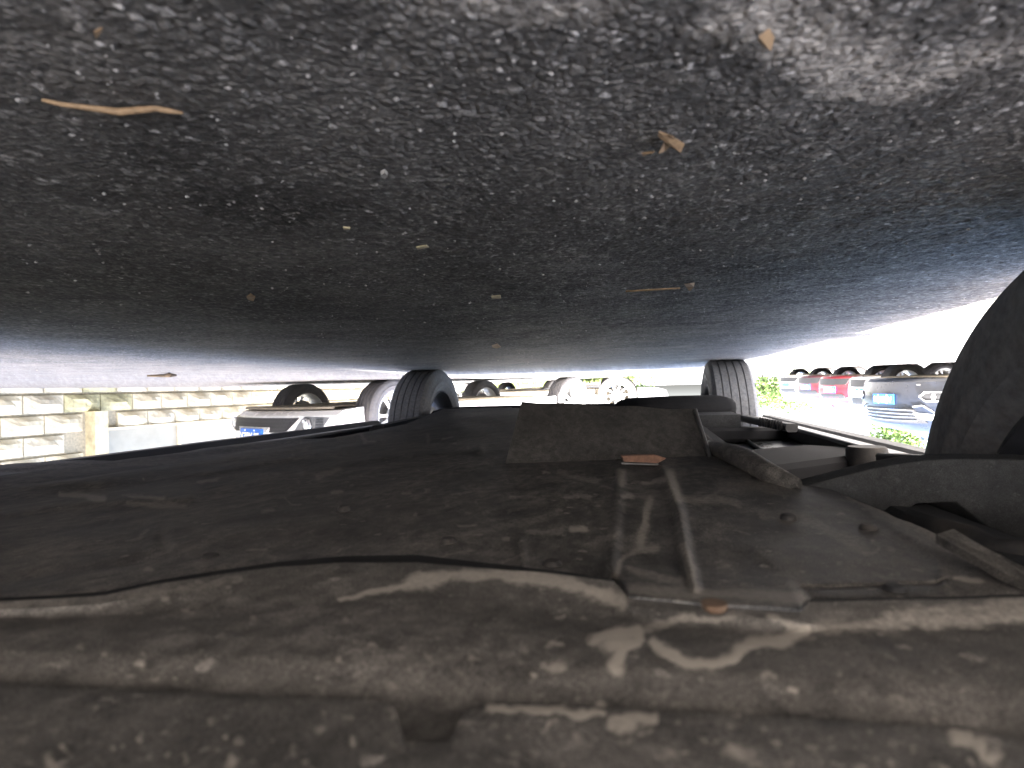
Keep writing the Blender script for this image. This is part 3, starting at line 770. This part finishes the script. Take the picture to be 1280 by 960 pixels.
m = MB(); m.pipe([atZ(x, y, z) for x, y, z in ((1140, 648, .40), (1180, 662, .37), (1215, 672, .35), (1245, 688, .33), (1280, 690, .32), (1340, 686, .31))], .007, 10); m.build('brake_hose', 'rubber', OE, True, True)
quadslab('splash_plate', [atZ(1170, 668, .265), atZ(1192, 661, .27), atZ(1300, 722, .225), atZ(1296, 742, .212)], 'shield_plastic', .004, 8, 3)
m = MB(); m.bar((-.20, .30, .235), (-.20, .62, .24), .05, .05); m.bar((-.30, .43, .25), (-.05, .43, .25), .06, .06); m.build('subframe', 'arm_metal', OE, False, True)

# sill rails, floor, brackets, jacking puck
def worldbar(name, p, q, wd, ht, mat, ch=.2): return MB().bar(p, q, wd, ht, ch=ch).build(name, mat, OE, False, True)
for sx in (-.49, 1.235):
    me = MB().bar((sx, .74, .278), (sx, 2.58, .278), .075, .07, ch=.3).mesh('sill'); obj('sill', me, 'trim_black', OE, True)
worldbar('sill_flange', (-.445, .80, .252), (-.445, 2.56, .252), .030, .010, 'flange_steel')
worldbar('sill_flange', (1.17, .80, .262), (1.17, 2.56, .262), .030, .010, 'flange_steel')
MB().box((-.26, .74, .318), (.99, 2.5, .345)).build('floor_pan', 'cavity_black', OE, False, True)
MB().box((-.25, -.05, .30), (.97, .74, .60)).build('engine_block', 'cavity_black', OE, False, True)
MB().box((-.25, 2.5, .30), (.97, 3.35, .75)).build('rear_floor', 'cavity_black', OE, False, True)
MB().box((-.43, .80, .305), (-.255, 2.5, .33)).build('floor_pan', 'cavity_black', OE, False, True)
# outriggers between tunnel and sill
for a, b, w_ in (((-.44, 1.45, .283), (-.11, 1.02, .262), .20), ((-.44, 2.15, .285), (-.10, 1.85, .262), .13), ((-.43, .98, .285), (-.17, .80, .268), .10)):
    worldbar('outrigger', a, b, w_, .042, 'cavity_black')
MB().prism([Vector((-.17, y, z)) for y, z in ((.78, .245), (1.9, .235), (2.5, .25), (2.5, .32), (.78, .32))], Vector((.05, 0, 0))).build('floor_rail', 'dark_steel', OE, False, True)
MB().pipe([(-.30, .8, .296), (-.31, 1.2, .292), (-.30, 1.7, .294), (-.33, 2.3, .292), (-.33, 2.75, .28)], .006, 8).build('brake_line', 'dark_steel', OE, True, True)
P_ = atH(1083, 558, .118)
me = MB().lathe([(-.034, .0001), (-.034, .030), (-.029, .0335), (.0, .0335), (.01, .040), (.012, .0001)], 28, 'Z', P_+Vector((0, 0, .034))).mesh('jacking_puck'); smooth_by_angle(me); obj('jacking_puck', me, 'rubber', OE, True)
MB().bar(P_+Vector((-.05, -.06, .056)), P_+Vector((.07, .06, .056)), .10, .03).build('puck_bracket', 'dark_steel', OE, False, True)
# ribbed clip bar on the sill
c0, c1 = atH(930, 523, .118), atH(990, 535, .118)
m = MB(); m.bar(c0, c1, .03, .022)
for k in range(9):
    p = c0.lerp(c1, .55+.05*k); m.bar(p+Vector((.018, 0, -.004)), p+Vector((.018, .012, -.004)), .004, .026)
m.build('sill_clip', 'trim_black', OE, False, True)
MB().box(atH(36, 590, .108), atH(36, 590, .108)+Vector((.20, -.20, .05))).build('jacking_block', 'trim_black', OE, False, True)
worldbar('side_brace', atZ(1110, 572, .80), atZ(1190, 578, .62), .03, .012, 'dark_steel')

# rear: muffler, suspension beam, brackets
def capsule(name, p, q, ra, rb, mat, n=20):
    p, q = Vector(p), Vector(q); d = q-p; L = d.length; d.normalize(); sd = d.cross(Vector((0, 0, 1))).normalized(); u = sd.cross(d); m = MB(); pts = []; secs = []
    for f, k in ((0, .05), (.02, .6), (.06, .85), (.14, 1), (.5, 1.04), (.86, 1), (.94, .85), (.98, .6), (1, .05)):
        pts.append(p+d*(L*f)); secs.append([(ra*k*math.copysign(abs(math.cos(a))**.7, math.cos(a)), rb*k*math.copysign(abs(math.sin(a))**.7, math.sin(a))) for a in [2*math.pi*i/n for i in range(n)]])
    m.tube(pts, secs, sd, u); me = m.mesh(name); smooth_by_angle(me, 60); return obj(name, me, mat, OE, True)
capsule('muffler', atZ(775, 514, 2.15), atZ(908, 509, 2.25), .12, .048, 'cavity_black')
capsule('suspension_beam', (-.32, 2.80, .235), (1.05, 2.80, .235), .05, .045, 'dark_steel')
for lx in (-.24, .97): worldbar('trailing_arm', (lx, 2.05, .27), (lx-.02 if lx < 0 else lx+.02, 2.95, .25), .07, .07, 'dark_steel')
MB().box(atZ(868, 519, 1.9), atZ(868, 519, 1.9)+Vector((-.14, .22, .11))).build('beam_bracket', 'arm_metal', OE, False, True)
quadslab('heat_shield', [atH(500, 533, .118), atH(640, 520, .10), atH(640, 509, .075), atH(555, 511, .08)], 'shield_plastic', .006, 10, 4)
for (x, y) in ((-.40, .39), (1.13, .39), (-.40, 2.95), (1.13, 2.95)):      # hub carriers
    s_ = 1 if x < 0 else -1
    me = MB().lathe([(-.10, .02), (-.06, .05), (0, .06), (.05, .045), (.09, .02)], 16, 'X', Vector((x+s_*.10, y, .33))).mesh('hub_carrier'); smooth_by_angle(me, 60); obj('hub_carrier', me, 'dark_steel', OE, True)

# ------------------------------------------------------------------ white car facing us on the left
def car_at(front_near, rear_near, near_sign, **kw):
    """front_near / rear_near: ground spots of the near-side wheels; near_sign +1 if the near side is the car's left"""
    d = (front_near-rear_near); wb = d.length; d.z = 0; d.normalize(); left = Vector((-d.y, d.x, 0)); W = kw.get('W', 1.82)
    c = (front_near+rear_near)/2 - left*near_sign*(W/2-.135); c.z = gdrop(c.x, c.y)
    return Car(mtx=frame(c, d), wb=wb, **kw)
wa = spot(484, 5.5); wb_ = spot(710, 7.6)
c1 = car_at(wa, wb_, -1, label='white car facing us at left, blue number plate, beside the block wall', paint='paint_white', W=1.84, fo=.92, ro=.9, H=1.66, zb=.235, steer=rad(-10), rim=RM10)
c1.lights(); c1.plate(.475, 'B0·X8ZR')
g = c1.fpatch('lower_grille', [(-.62, .31), (.62, .31), (.50, .435), (-.50, .435)], 'trim_black', .004, .03)
m = MB()
for i in range(-16, 17):
    for j in range(4):
        y = i*.036+(.018 if j % 2 else 0); z = .325+j*.031
        if abs(y) > .60-(z-.31): continue
        ring = [c1.fp(y+.0165*math.sin(k*math.pi/3), z+.0175*math.cos(k*math.pi/3), .014) for k in range(6)]
        ring2 = [c1.fp(y+.012*math.sin(k*math.pi/3), z+.0125*math.cos(k*math.pi/3), .014) for k in range(6)]
        o_ = len(m.V); m.V += ring+ring2
        m.F += [(o_+k, o_+(k+1) % 6, o_+6+(k+1) % 6, o_+6+k) for k in range(6)]
m.build('grille_mesh', 'grille_black', g)
c1.fpatch('plate_holder', [(-.30, .39), (.30, .39), (.27, .56), (-.27, .56)], 'paint_white', .012, .03)
for sg in (1, -1):
    f = c1.fpatch('fog_lamp_pocket', [(sg*.66, .30), (sg*.87, .31), (sg*.80, .44), (sg*.58, .435)][::sg], 'trim_grey', .006, .03)
    cc = c1.fp(sg*.70, .375, 0)
    me = MB().lathe([(0, .062), (.016, .060), (.020, .052), (.012, .045)], 28, 'X', cc+Vector((.005, 0, 0))).mesh('lamp_ring'); smooth_by_angle(me); obj('lamp_ring', me, 'chrome', f)
    me = MB().lathe([(.004, .046), (.018, .035), (.024, .001)], 28, 'X', cc+Vector((.005, 0, 0))).mesh('lens'); smooth_by_angle(me); obj('lens', me, 'lamp_glass', f)
    m = MB()
    for k in range(5):
        z = .325+.024*k; m.bar(c1.fp(sg*(.775), z, .010), c1.fp(sg*(.83), z, .012), .008, .005)
    m.build('pocket_fin', 'trim_black', f)
c1.fpatch('upper_grille', [(-.42, .64), (.42, .64), (.46, .80), (-.46, .80)], 'trim_black', .006, .03)
lipm = MB(); T = [k/10 for k in range(-10, 11)]
for t in T:
    q = c1.pt(c1.nose-.14, .24, t*.93); lipm.V += [q+Vector((.03, 0, .0)), q+Vector((.02, 0, -.016)), q+Vector((-.35, 0, -.012)), q+Vector((-.35, 0, .03))]
lipm.F = grid_faces(len(T), 4, wrap=True); lipm.build('air_dam', 'under_brown', c1.e)

# silver-wheeled car behind it and a further one
c2 = car_at(spot(578, 10.9), spot(771, 10.3), -1, label='pale car parked behind the white car, only its alloy wheels and sill in view', paint='paint_silver', W=1.8, H=1.5, zb=.22, rim=RM10B, style='sedan')
c2.lights()
c3 = car_at(spot(690, 15.2), spot(760, 17.4), -1, label='dark car parked farthest back between the wheels, in shade', paint='paint_black', W=1.8, H=1.5, zb=.20, rim=RM5, rimm='alloy_dark', tyre='rubber', style='sedan')
c3.lights()

# ------------------------------------------------------------------ row of cars on the right, noses to us
def row_car(x, z, head, **kw):
    W = kw.get('W', 1.82); d = odir(*head); p = spot(x, z)
    fo = kw.get('fo', .88); wb = kw.get('wb', 2.65)
    c = p-d*(wb/2+fo); c.z = gdrop(c.x, c.y)
    c_ = Car(mtx=frame(c, d), group='cars parked in a row with noses out', **kw); return c_
HD = (.995, -.05)
r1 = row_car(1106, 8.6, HD, label='dark navy car with chrome grille bars, nearest of the parked row, beside the big tyre', paint='paint_navy', W=1.86, H=1.7, zb=.20, tyre='rubber')
r1.lights(); r1.plate(.50, 'A·27K06')
g = r1.fpatch('upper_grille', [(-.50, .62), (.50, .62), (.62, .84), (-.62, .84)], 'trim_black', .006)
for k in range(4):
    z = .65+.052*k; m = MB()
    for a, b in zip(np.linspace(-.5, .4, 10), np.linspace(-.4, .5, 10)): m.bar(r1.fp(a, z, .014), r1.fp(b, z, .014), .02, .012)
    m.build('grille_bar', 'chrome', g)
for sg in (1, -1):
    m = MB(); pts = [(.50, .60), (.62, .58), (.80, .74)]
    for (a, b), (c, d) in zip(pts[:-1], pts[1:]): m.bar(r1.fp(sg*a, b, .014), r1.fp(sg*c, d, .014), .02, .02)
    m.build('chrome_trim', 'chrome', r1.e)
    f = r1.fpatch('fog_lamp_pocket', [(sg*.60, .45), (sg*.66, .40), (sg*.86, .40), (sg*.86, .52), (sg*.66, .52)][::sg], 'trim_black', .006)
    m = MB(); pts = [(.86, .40), (.66, .40), (.59, .46), (.66, .52), (.86, .52)]
    for (a, b), (c, d) in zip(pts[:-1], pts[1:]): m.bar(r1.fp(sg*a, b, .014), r1.fp(sg*c, d, .014), .016, .016)
    m.build('fog_trim', 'chrome', f)
    me = MB().lathe([(0, .04), (.012, .038), (.02, .001)], 16, 'X', r1.fp(sg*.74, .46, .004)).mesh('lens'); smooth_by_angle(me); obj('lens', me, 'lamp_glass', f)
m = MB(); m.bar(r1.fp(-.6, .30, .01), r1.fp(.6, .30, .01), .02, .02); m.build('bumper_trim', 'chrome', r1.e)
specs = [(1080, 11.0, 'paint_white', 'white car in the parked row, between the navy and the red car', 'suv', 'A·81F35'),
         (1038, 13.2, 'paint_red', 'bright red car in the parked row, left of the white one', 'sedan', 'A·30M92'),
         (1008, 15.8, 'paint_maroon', 'dark maroon car in the parked row, beyond the bright red one', 'sedan', 'A·66D18'),
         (983, 18.6, 'paint_white', 'small far white car at the end of the parked row', 'suv', None)]
for x, z, pm, lb, st, tx in specs:
    c_ = row_car(x, z, HD, label=lb, paint=pm, W=1.82, H=1.66 if st == 'suv' else 1.48, zb=.20, style=st, tyre='rubber')
    c_.lights(); c_.plate(.50, tx)
    c_.fpatch('upper_grille', [(-.42, .60), (.42, .60), (.48, .74), (-.48, .74)], 'trim_black', .006)
    c_.fpatch('lower_grille', [(-.58, .26), (.58, .26), (.50, .40), (-.50, .40)], 'trim_black', .006)

# ------------------------------------------------------------------ block wall on the left
A = spot(0, 5.38); B = spot(290, 8.2); wd_ = (B-A); wd_.z = 0; wd_.normalize()
wn = Vector((wd_.y, -wd_.x, 0));
if wn.dot(-A) < 0: wn = -wn                            # faces the cars
O = A.copy(); O.z = gdrop(O.x, O.y)
WM = Matrix((wd_, wn, Vector((0, 0, 1)))).transposed().to_4x4(); WM.translation = O
wall = empty('block_wall', WM)
tag(wall, 'cream rough-faced concrete block wall with a pillar, left of the white car', 'wall')
def block_mesh(L, Hh, k):
    nx, ny = 6, 4; m = MB(); r_ = random.Random(k)
    for j in range(ny+1):
        for i in range(nx+1):
            u, v = i/nx, j/ny; e = min(u, 1-u, 1)*2; f = min(v, 1-v)*2
            d = .012+.046*(min(1, e*1.6)*min(1, f*1.5))*(.55+.9*r_.random())-(.03*abs(u-.5)*(1-v))
            if i in (0, nx) or j in (0, ny): d = .004
            m.V.append(Vector((u*L, d, v*Hh)))
    m.F = grid_faces(ny+1, nx+1)
    n = len(m.V); m.V += [Vector((0, -.08, 0)), Vector((L, -.08, 0)), Vector((L, -.08, Hh)), Vector((0, -.08, Hh))]
    m.F += [tuple(range(0, nx+1))[::-1]+(n, n+1), tuple(range(ny*(nx+1), (ny+1)*(nx+1)))+(n+2, n+3)]
    m.F += [tuple(range(0, (ny+1)*(nx+1), nx+1))+(n+3, n), tuple(range(nx, (ny+1)*(nx+1), nx+1))[::-1]+(n+1, n+2)]
    return m.mesh('block')
BL, BH = .39, .19
variants = {}
for k in range(6):
    me0 = block_mesh(BL-.012, BH-.016, k)
    for mt in ('block_cream', 'block_grey', 'block_moss'):
        c = me0.copy(); c.materials.append(MATS[mt]); variants[(k, mt)] = c
pil = (spot(112, 6.25)-O).dot(wd_)
rb = random.Random(4); bc = 0
for row in range(7):
    for i in range(-4, 30):
        s0 = i*BL+(BL/2 if row % 2 else 0)
        if pil-.12 < s0+BL/2 < pil+.12 and row > 1: continue
        if s0 > pil and row > 2: continue
        zz = row*.20-.13
        zz += gdrop(*(O+wd_*(s0+BL/2))[:2])-O.z
        mt = rb.choices(['block_cream', 'block_grey'], [.8, .2])[0]
        if row < 2 and abs(s0+BL/2-pil) < .3: mt = 'block_moss'
        b = obj('block', variants[(rb.randrange(6), mt)], None, wall); b.location = (s0, 0, zz)
gz = gdrop(*(O+wd_*pil)[:2])-O.z
m = MB(); r_ = random.Random(2)
m.prism([Vector((x, 0, .085+gz)) for x in ()] or [Vector((pil-.075, -.05, .245+gz)), Vector((pil+.075, -.05, .245+gz)), Vector((pil+.075, .11, .245+gz)), Vector((pil-.075, .11, .245+gz))], Vector((0, 0, 1.5)))
m.build('pillar', 'pillar_ochre', wall)
MB().box((-1.6, -.10, -.25), (11.8, -.02, .46)).build('mortar_bed', 'mortar', wall)
MB().box((-1.6, -.10, .46), (pil, -.02, 1.3)).build('mortar_bed', 'mortar', wall)
MB().box((-1.6, -.10, 1.3), (pil, -.04, 4.6)).build('sheet_panel', 'sheet_grey', wall)  # upper sheet out of view, added to block low sky light
for i in range(9):
    s0 = pil+.15+i*1.0
    MB().box((s0, -.09, .44), (s0+.985, -.05, 4.6)).build('sheet_panel', 'sheet_grey', wall)  # raised beyond view to cut the low sky light as well
    MB().box((s0-.02, -.06, .44), (s0+.02, -.02, 4.6)).build('sheet_post', 'block_cream', wall)
MB().box((pil+.14, -.07, .425), (11.8, .035, .455)).build('coping', 'block_cream', wall)

# ------------------------------------------------------------------ unseen block added behind the phone to shade the left of the car park
bl = empty('apartment_building', Matrix.Translation((.45, -5.0, 0))); tag(bl, 'tall plain apartment block standing behind the car park', 'building')
MB().box((0, -9, -.3), (22, 0, 19.5)).build('facade', 'sheet_grey', bl)
MB().box((-.15, -9.25, 19.5), (22.25, .15, 19.9)).build('roof', 'mortar', bl)
wm = MB().box((0, 0, 0), (1.5, .05, 1.5)).mesh('window'); wm.materials.append(MATS['window_glass'])
for fl in range(6):
    for k in range(6):
        o = obj('window', wm, None, bl); o.location = (1.2+k*3.4, .0, 1.0+fl*3.1)

# ------------------------------------------------------------------ shrubs and trees beyond
def leafy(name, label, cat, p, h, rx, rz, n, leaf, group=None, trunk=.05):
    e = empty(name, Matrix.Translation(p)); tag(e, label, cat, group); r_ = random.Random(int(p.x*100)); m = MB()
    m.pipe([(0, 0, -.1), (.03, .02, h*.3), (-.04, .03, h*.6), (.05, -.02, h)], [trunk, trunk*.8, trunk*.6, trunk*.25], 8)
    for k in range(6):
        a = r_.random()*6.28; z = h*(.35+.5*r_.random()); m.pipe([(0, 0, z), (math.cos(a)*rx*.4, math.sin(a)*rx*.4, z+rz*.25), (math.cos(a)*rx*.8, math.sin(a)*rx*.8, z+rz*.5)], [trunk*.4, trunk*.25, trunk*.1], 5)
    m.build('trunk', 'bark', e, True)
    m = MB(); lobes = [(Vector((r_.gauss(0, .45)*rx, r_.gauss(0, .45)*rx, h+r_.gauss(0, .4)*rz)), .35+.3*r_.random()) for _ in range(14)]
    for _ in range(n):
        c, q = r_.choice(lobes); d = Vector((r_.gauss(0, 1), r_.gauss(0, 1), r_.gauss(0, 1))).normalized()*(r_.random()**.4)
        p0 = c+Vector((d.x*rx*q, d.y*rx*q, d.z*rz*q)); u = Vector((r_.gauss(0, 1), r_.gauss(0, 1), r_.gauss(0, .6))).normalized(); v = u.cross(Vector((r_.gauss(0, 1), r_.gauss(0, 1), r_.gauss(0, 1)))).normalized()
        L = leaf*(.6+.8*r_.random()); o_ = len(m.V); m.V += [p0, p0+u*L*.5+v*L*.28, p0+u*L, p0+u*L*.5-v*L*.28]; m.F.append((o_, o_+1, o_+2, o_+3))
    m.build('crown', 'foliage', e)
leafy('shrub', 'green shrub beside the far white car of the parked row', 'shrub', spot(954, 23), .9, 1.1, .8, 2600, .13)
leafy('shrub', 'rounded green shrub just behind the small far white car', 'shrub', spot(978, 27.0), 1.0, 1.2, .9, 2600, .14)
leafy('shrub', 'small sunlit green shrub behind the alloy wheels of the pale car', 'shrub', spot(792, 15.0), .45, .45, .4, 1200, .07, trunk=.025)
leafy('leafy_tree', 'leafy tree showing above the navy car of the parked row', 'tree', spot(1120, 30.0), 3.4, 1.6, 1.3, 5000, .16, trunk=.12)
# grass strip behind the parked cars
def grass():
    r_ = random.Random(9); m = MB()
    for _ in range(9000):
        x = r_.uniform(560, 800); z = r_.uniform(19, 23); p = spot(x, z); a = r_.random()*6.28; h = r_.uniform(.08, .25); d = Vector((math.cos(a), math.sin(a), 0))*.02; b = Vector((r_.gauss(0, .05), r_.gauss(0, .05), h))
        o_ = len(m.V); m.V += [p-d, p+d, p+b]; m.F.append((o_, o_+1, o_+2))
    o = m.build('grass', 'grass'); tag(o, 'yellowish grass strip far behind the parked cars', 'grass', kind='stuff')
grass()

# ------------------------------------------------------------------ debris on the asphalt
def twig():
    m = MB(); pts = []
    for (x, y) in ((52, 114), (75, 120), (100, 122), (125, 127), (150, 129), (175, 127), (195, 126), (212, 128), (228, 132)):
        p = onground(x, y); p.z = .003+.0008*random.random(); pts.append(p)
    m.pipe(pts, [.0006, .0009, .001, .0013, .0015, .0014, .0011, .0011, .0006], 8)
    o = m.build('twig', 'leaf_dry', None, True); tag(o, 'thin curved orange-brown twig lying on the near asphalt', 'twig')
twig()
def leaf_bit(name, pts, label, cat, mat='leaf_dry', lift=.003, curl=.0025, thick=.0004):
    P = [onground(*p) for p in pts]; c = sum(P, Vector())/len(P); P = [c+(p-c)*.88 for p in P]
    for k, p in enumerate(P): p.z = lift+curl*(.5+.5*math.sin(k*2.1+len(label)))
    o = MB().prism(P, Vector((0, 0, thick))).build(name, mat); tag(o, label, cat); return o
leaf_bit('dry_leaf', [(822, 152), (834, 156), (842, 153), (846, 163), (858, 170), (852, 177), (840, 172), (830, 180), (821, 178), (829, 167), (820, 158)], 'star-shaped orange-brown dry leaf scrap on the asphalt', 'leaf')
leaf_bit('dry_leaf', [(947, 22), (962, 20), (969, 32), (964, 44), (952, 45), (945, 34)], 'rounded brown dry leaf scrap near the pale mud patch', 'leaf')
leaf_bit('dry_leaf', [(800, 181), (815, 176), (819, 179), (803, 186)], 'small narrow brown leaf scrap beside the star-shaped one', 'leaf')
leaf_bit('dry_leaf', [(854, 350), (862, 347), (869, 349), (868, 354), (862, 359), (857, 355)], 'small crumpled orange leaf scrap far under the car', 'leaf')
leaf_bit('dry_leaf', [(307, 364), (313, 362), (320, 366), (317, 371), (309, 371)], 'tiny rust-brown leaf scrap on the left asphalt', 'leaf')
leaf_bit('dry_leaf', [(614, 429), (622, 427), (627, 431), (621, 434), (615, 433)], 'tiny tan leaf scrap deepest under the car', 'leaf')
leaf_bit('dry_leaf', [(116, 16), (128, 15), (129, 24), (119, 27)], 'faded tan leaf scrap at the near left asphalt', 'leaf')
leaf_bit('straw_bit', [(519, 303), (534, 299), (537, 302), (521, 306)], 'short pale straw bit in the middle of the asphalt', 'straw', 'straw', .003, .001, .001)
leaf_bit('straw_bit', [(613, 366), (626, 365), (627, 368), (614, 369)], 'tiny pale straw bit farther under the car', 'straw', 'straw', .003, .001, .001)
leaf_bit('straw_bit', [(428, 277), (438, 276), (438, 279), (429, 280)], 'tiny white straw bit left of the middle one', 'straw', 'straw', .003, .001, .001)
leaf_bit('pebble', [(475, 204), (481, 203), (485, 206), (481, 210), (476, 209)], 'single pale pebble on the middle asphalt', 'pebble', 'grit', .003, .001, .002)
m = MB(); m.pipe([onground(x, y)+Vector((0, 0, .003)) for x, y in ((782, 361), (815, 359), (850, 357))], .0011, 6)
tag(m.build('twig', 'leaf_dry', None, True), 'thin straight brown stem beside the crumpled orange leaf', 'twig')
m = MB(); m.pipe([spot(x, z)+Vector((0, 0, .012)) for x, z in ((184, 2.62), (206, 2.66), (212, 2.60), (220, 2.65))], [.004, .008, .01, .005], 8)
tag(m.build('twig', 'bark', None, True), 'dark twig lying on the bright pavement before the wall', 'twig')
def grit():
    r_ = random.Random(3); m = MB()
    base = [Vector(v) for v in ((1, 0, 0), (-1, .1, 0), (.1, 1, 0), (0, -1, .1), (.1, 0, .8), (0, 0, -.8))]
    fs = [(0, 2, 4), (2, 1, 4), (1, 3, 4), (3, 0, 4), (2, 0, 5), (1, 2, 5), (3, 1, 5), (0, 3, 5)]
    for k in range(2200):
        a = rad(r_.uniform(-60, 85)); d = .16*math.exp(r_.random()*math.log(5.0/.16)); x, y = d*math.sin(a), d*math.cos(a)
        s_ = (.0004+.0010*r_.random()**3)*(1+.5*min(d, 3)); q = Matrix.Rotation(r_.random()*6.28, 3, 'Z'); o_ = len(m.V)
        for v in base: m.V.append(q @ Vector((v.x*s_*r_.uniform(.7, 1.5), v.y*s_*r_.uniform(.7, 1.2), v.z*s_*.8))+Vector((x, y, .001+s_*.3)))
        m.F += [tuple(o_+i for i in f) for f in fs]
    o = m.build('grit', 'grit'); tag(o, 'loose pale grit scattered over the dark asphalt', 'grit', kind='stuff')
grit()
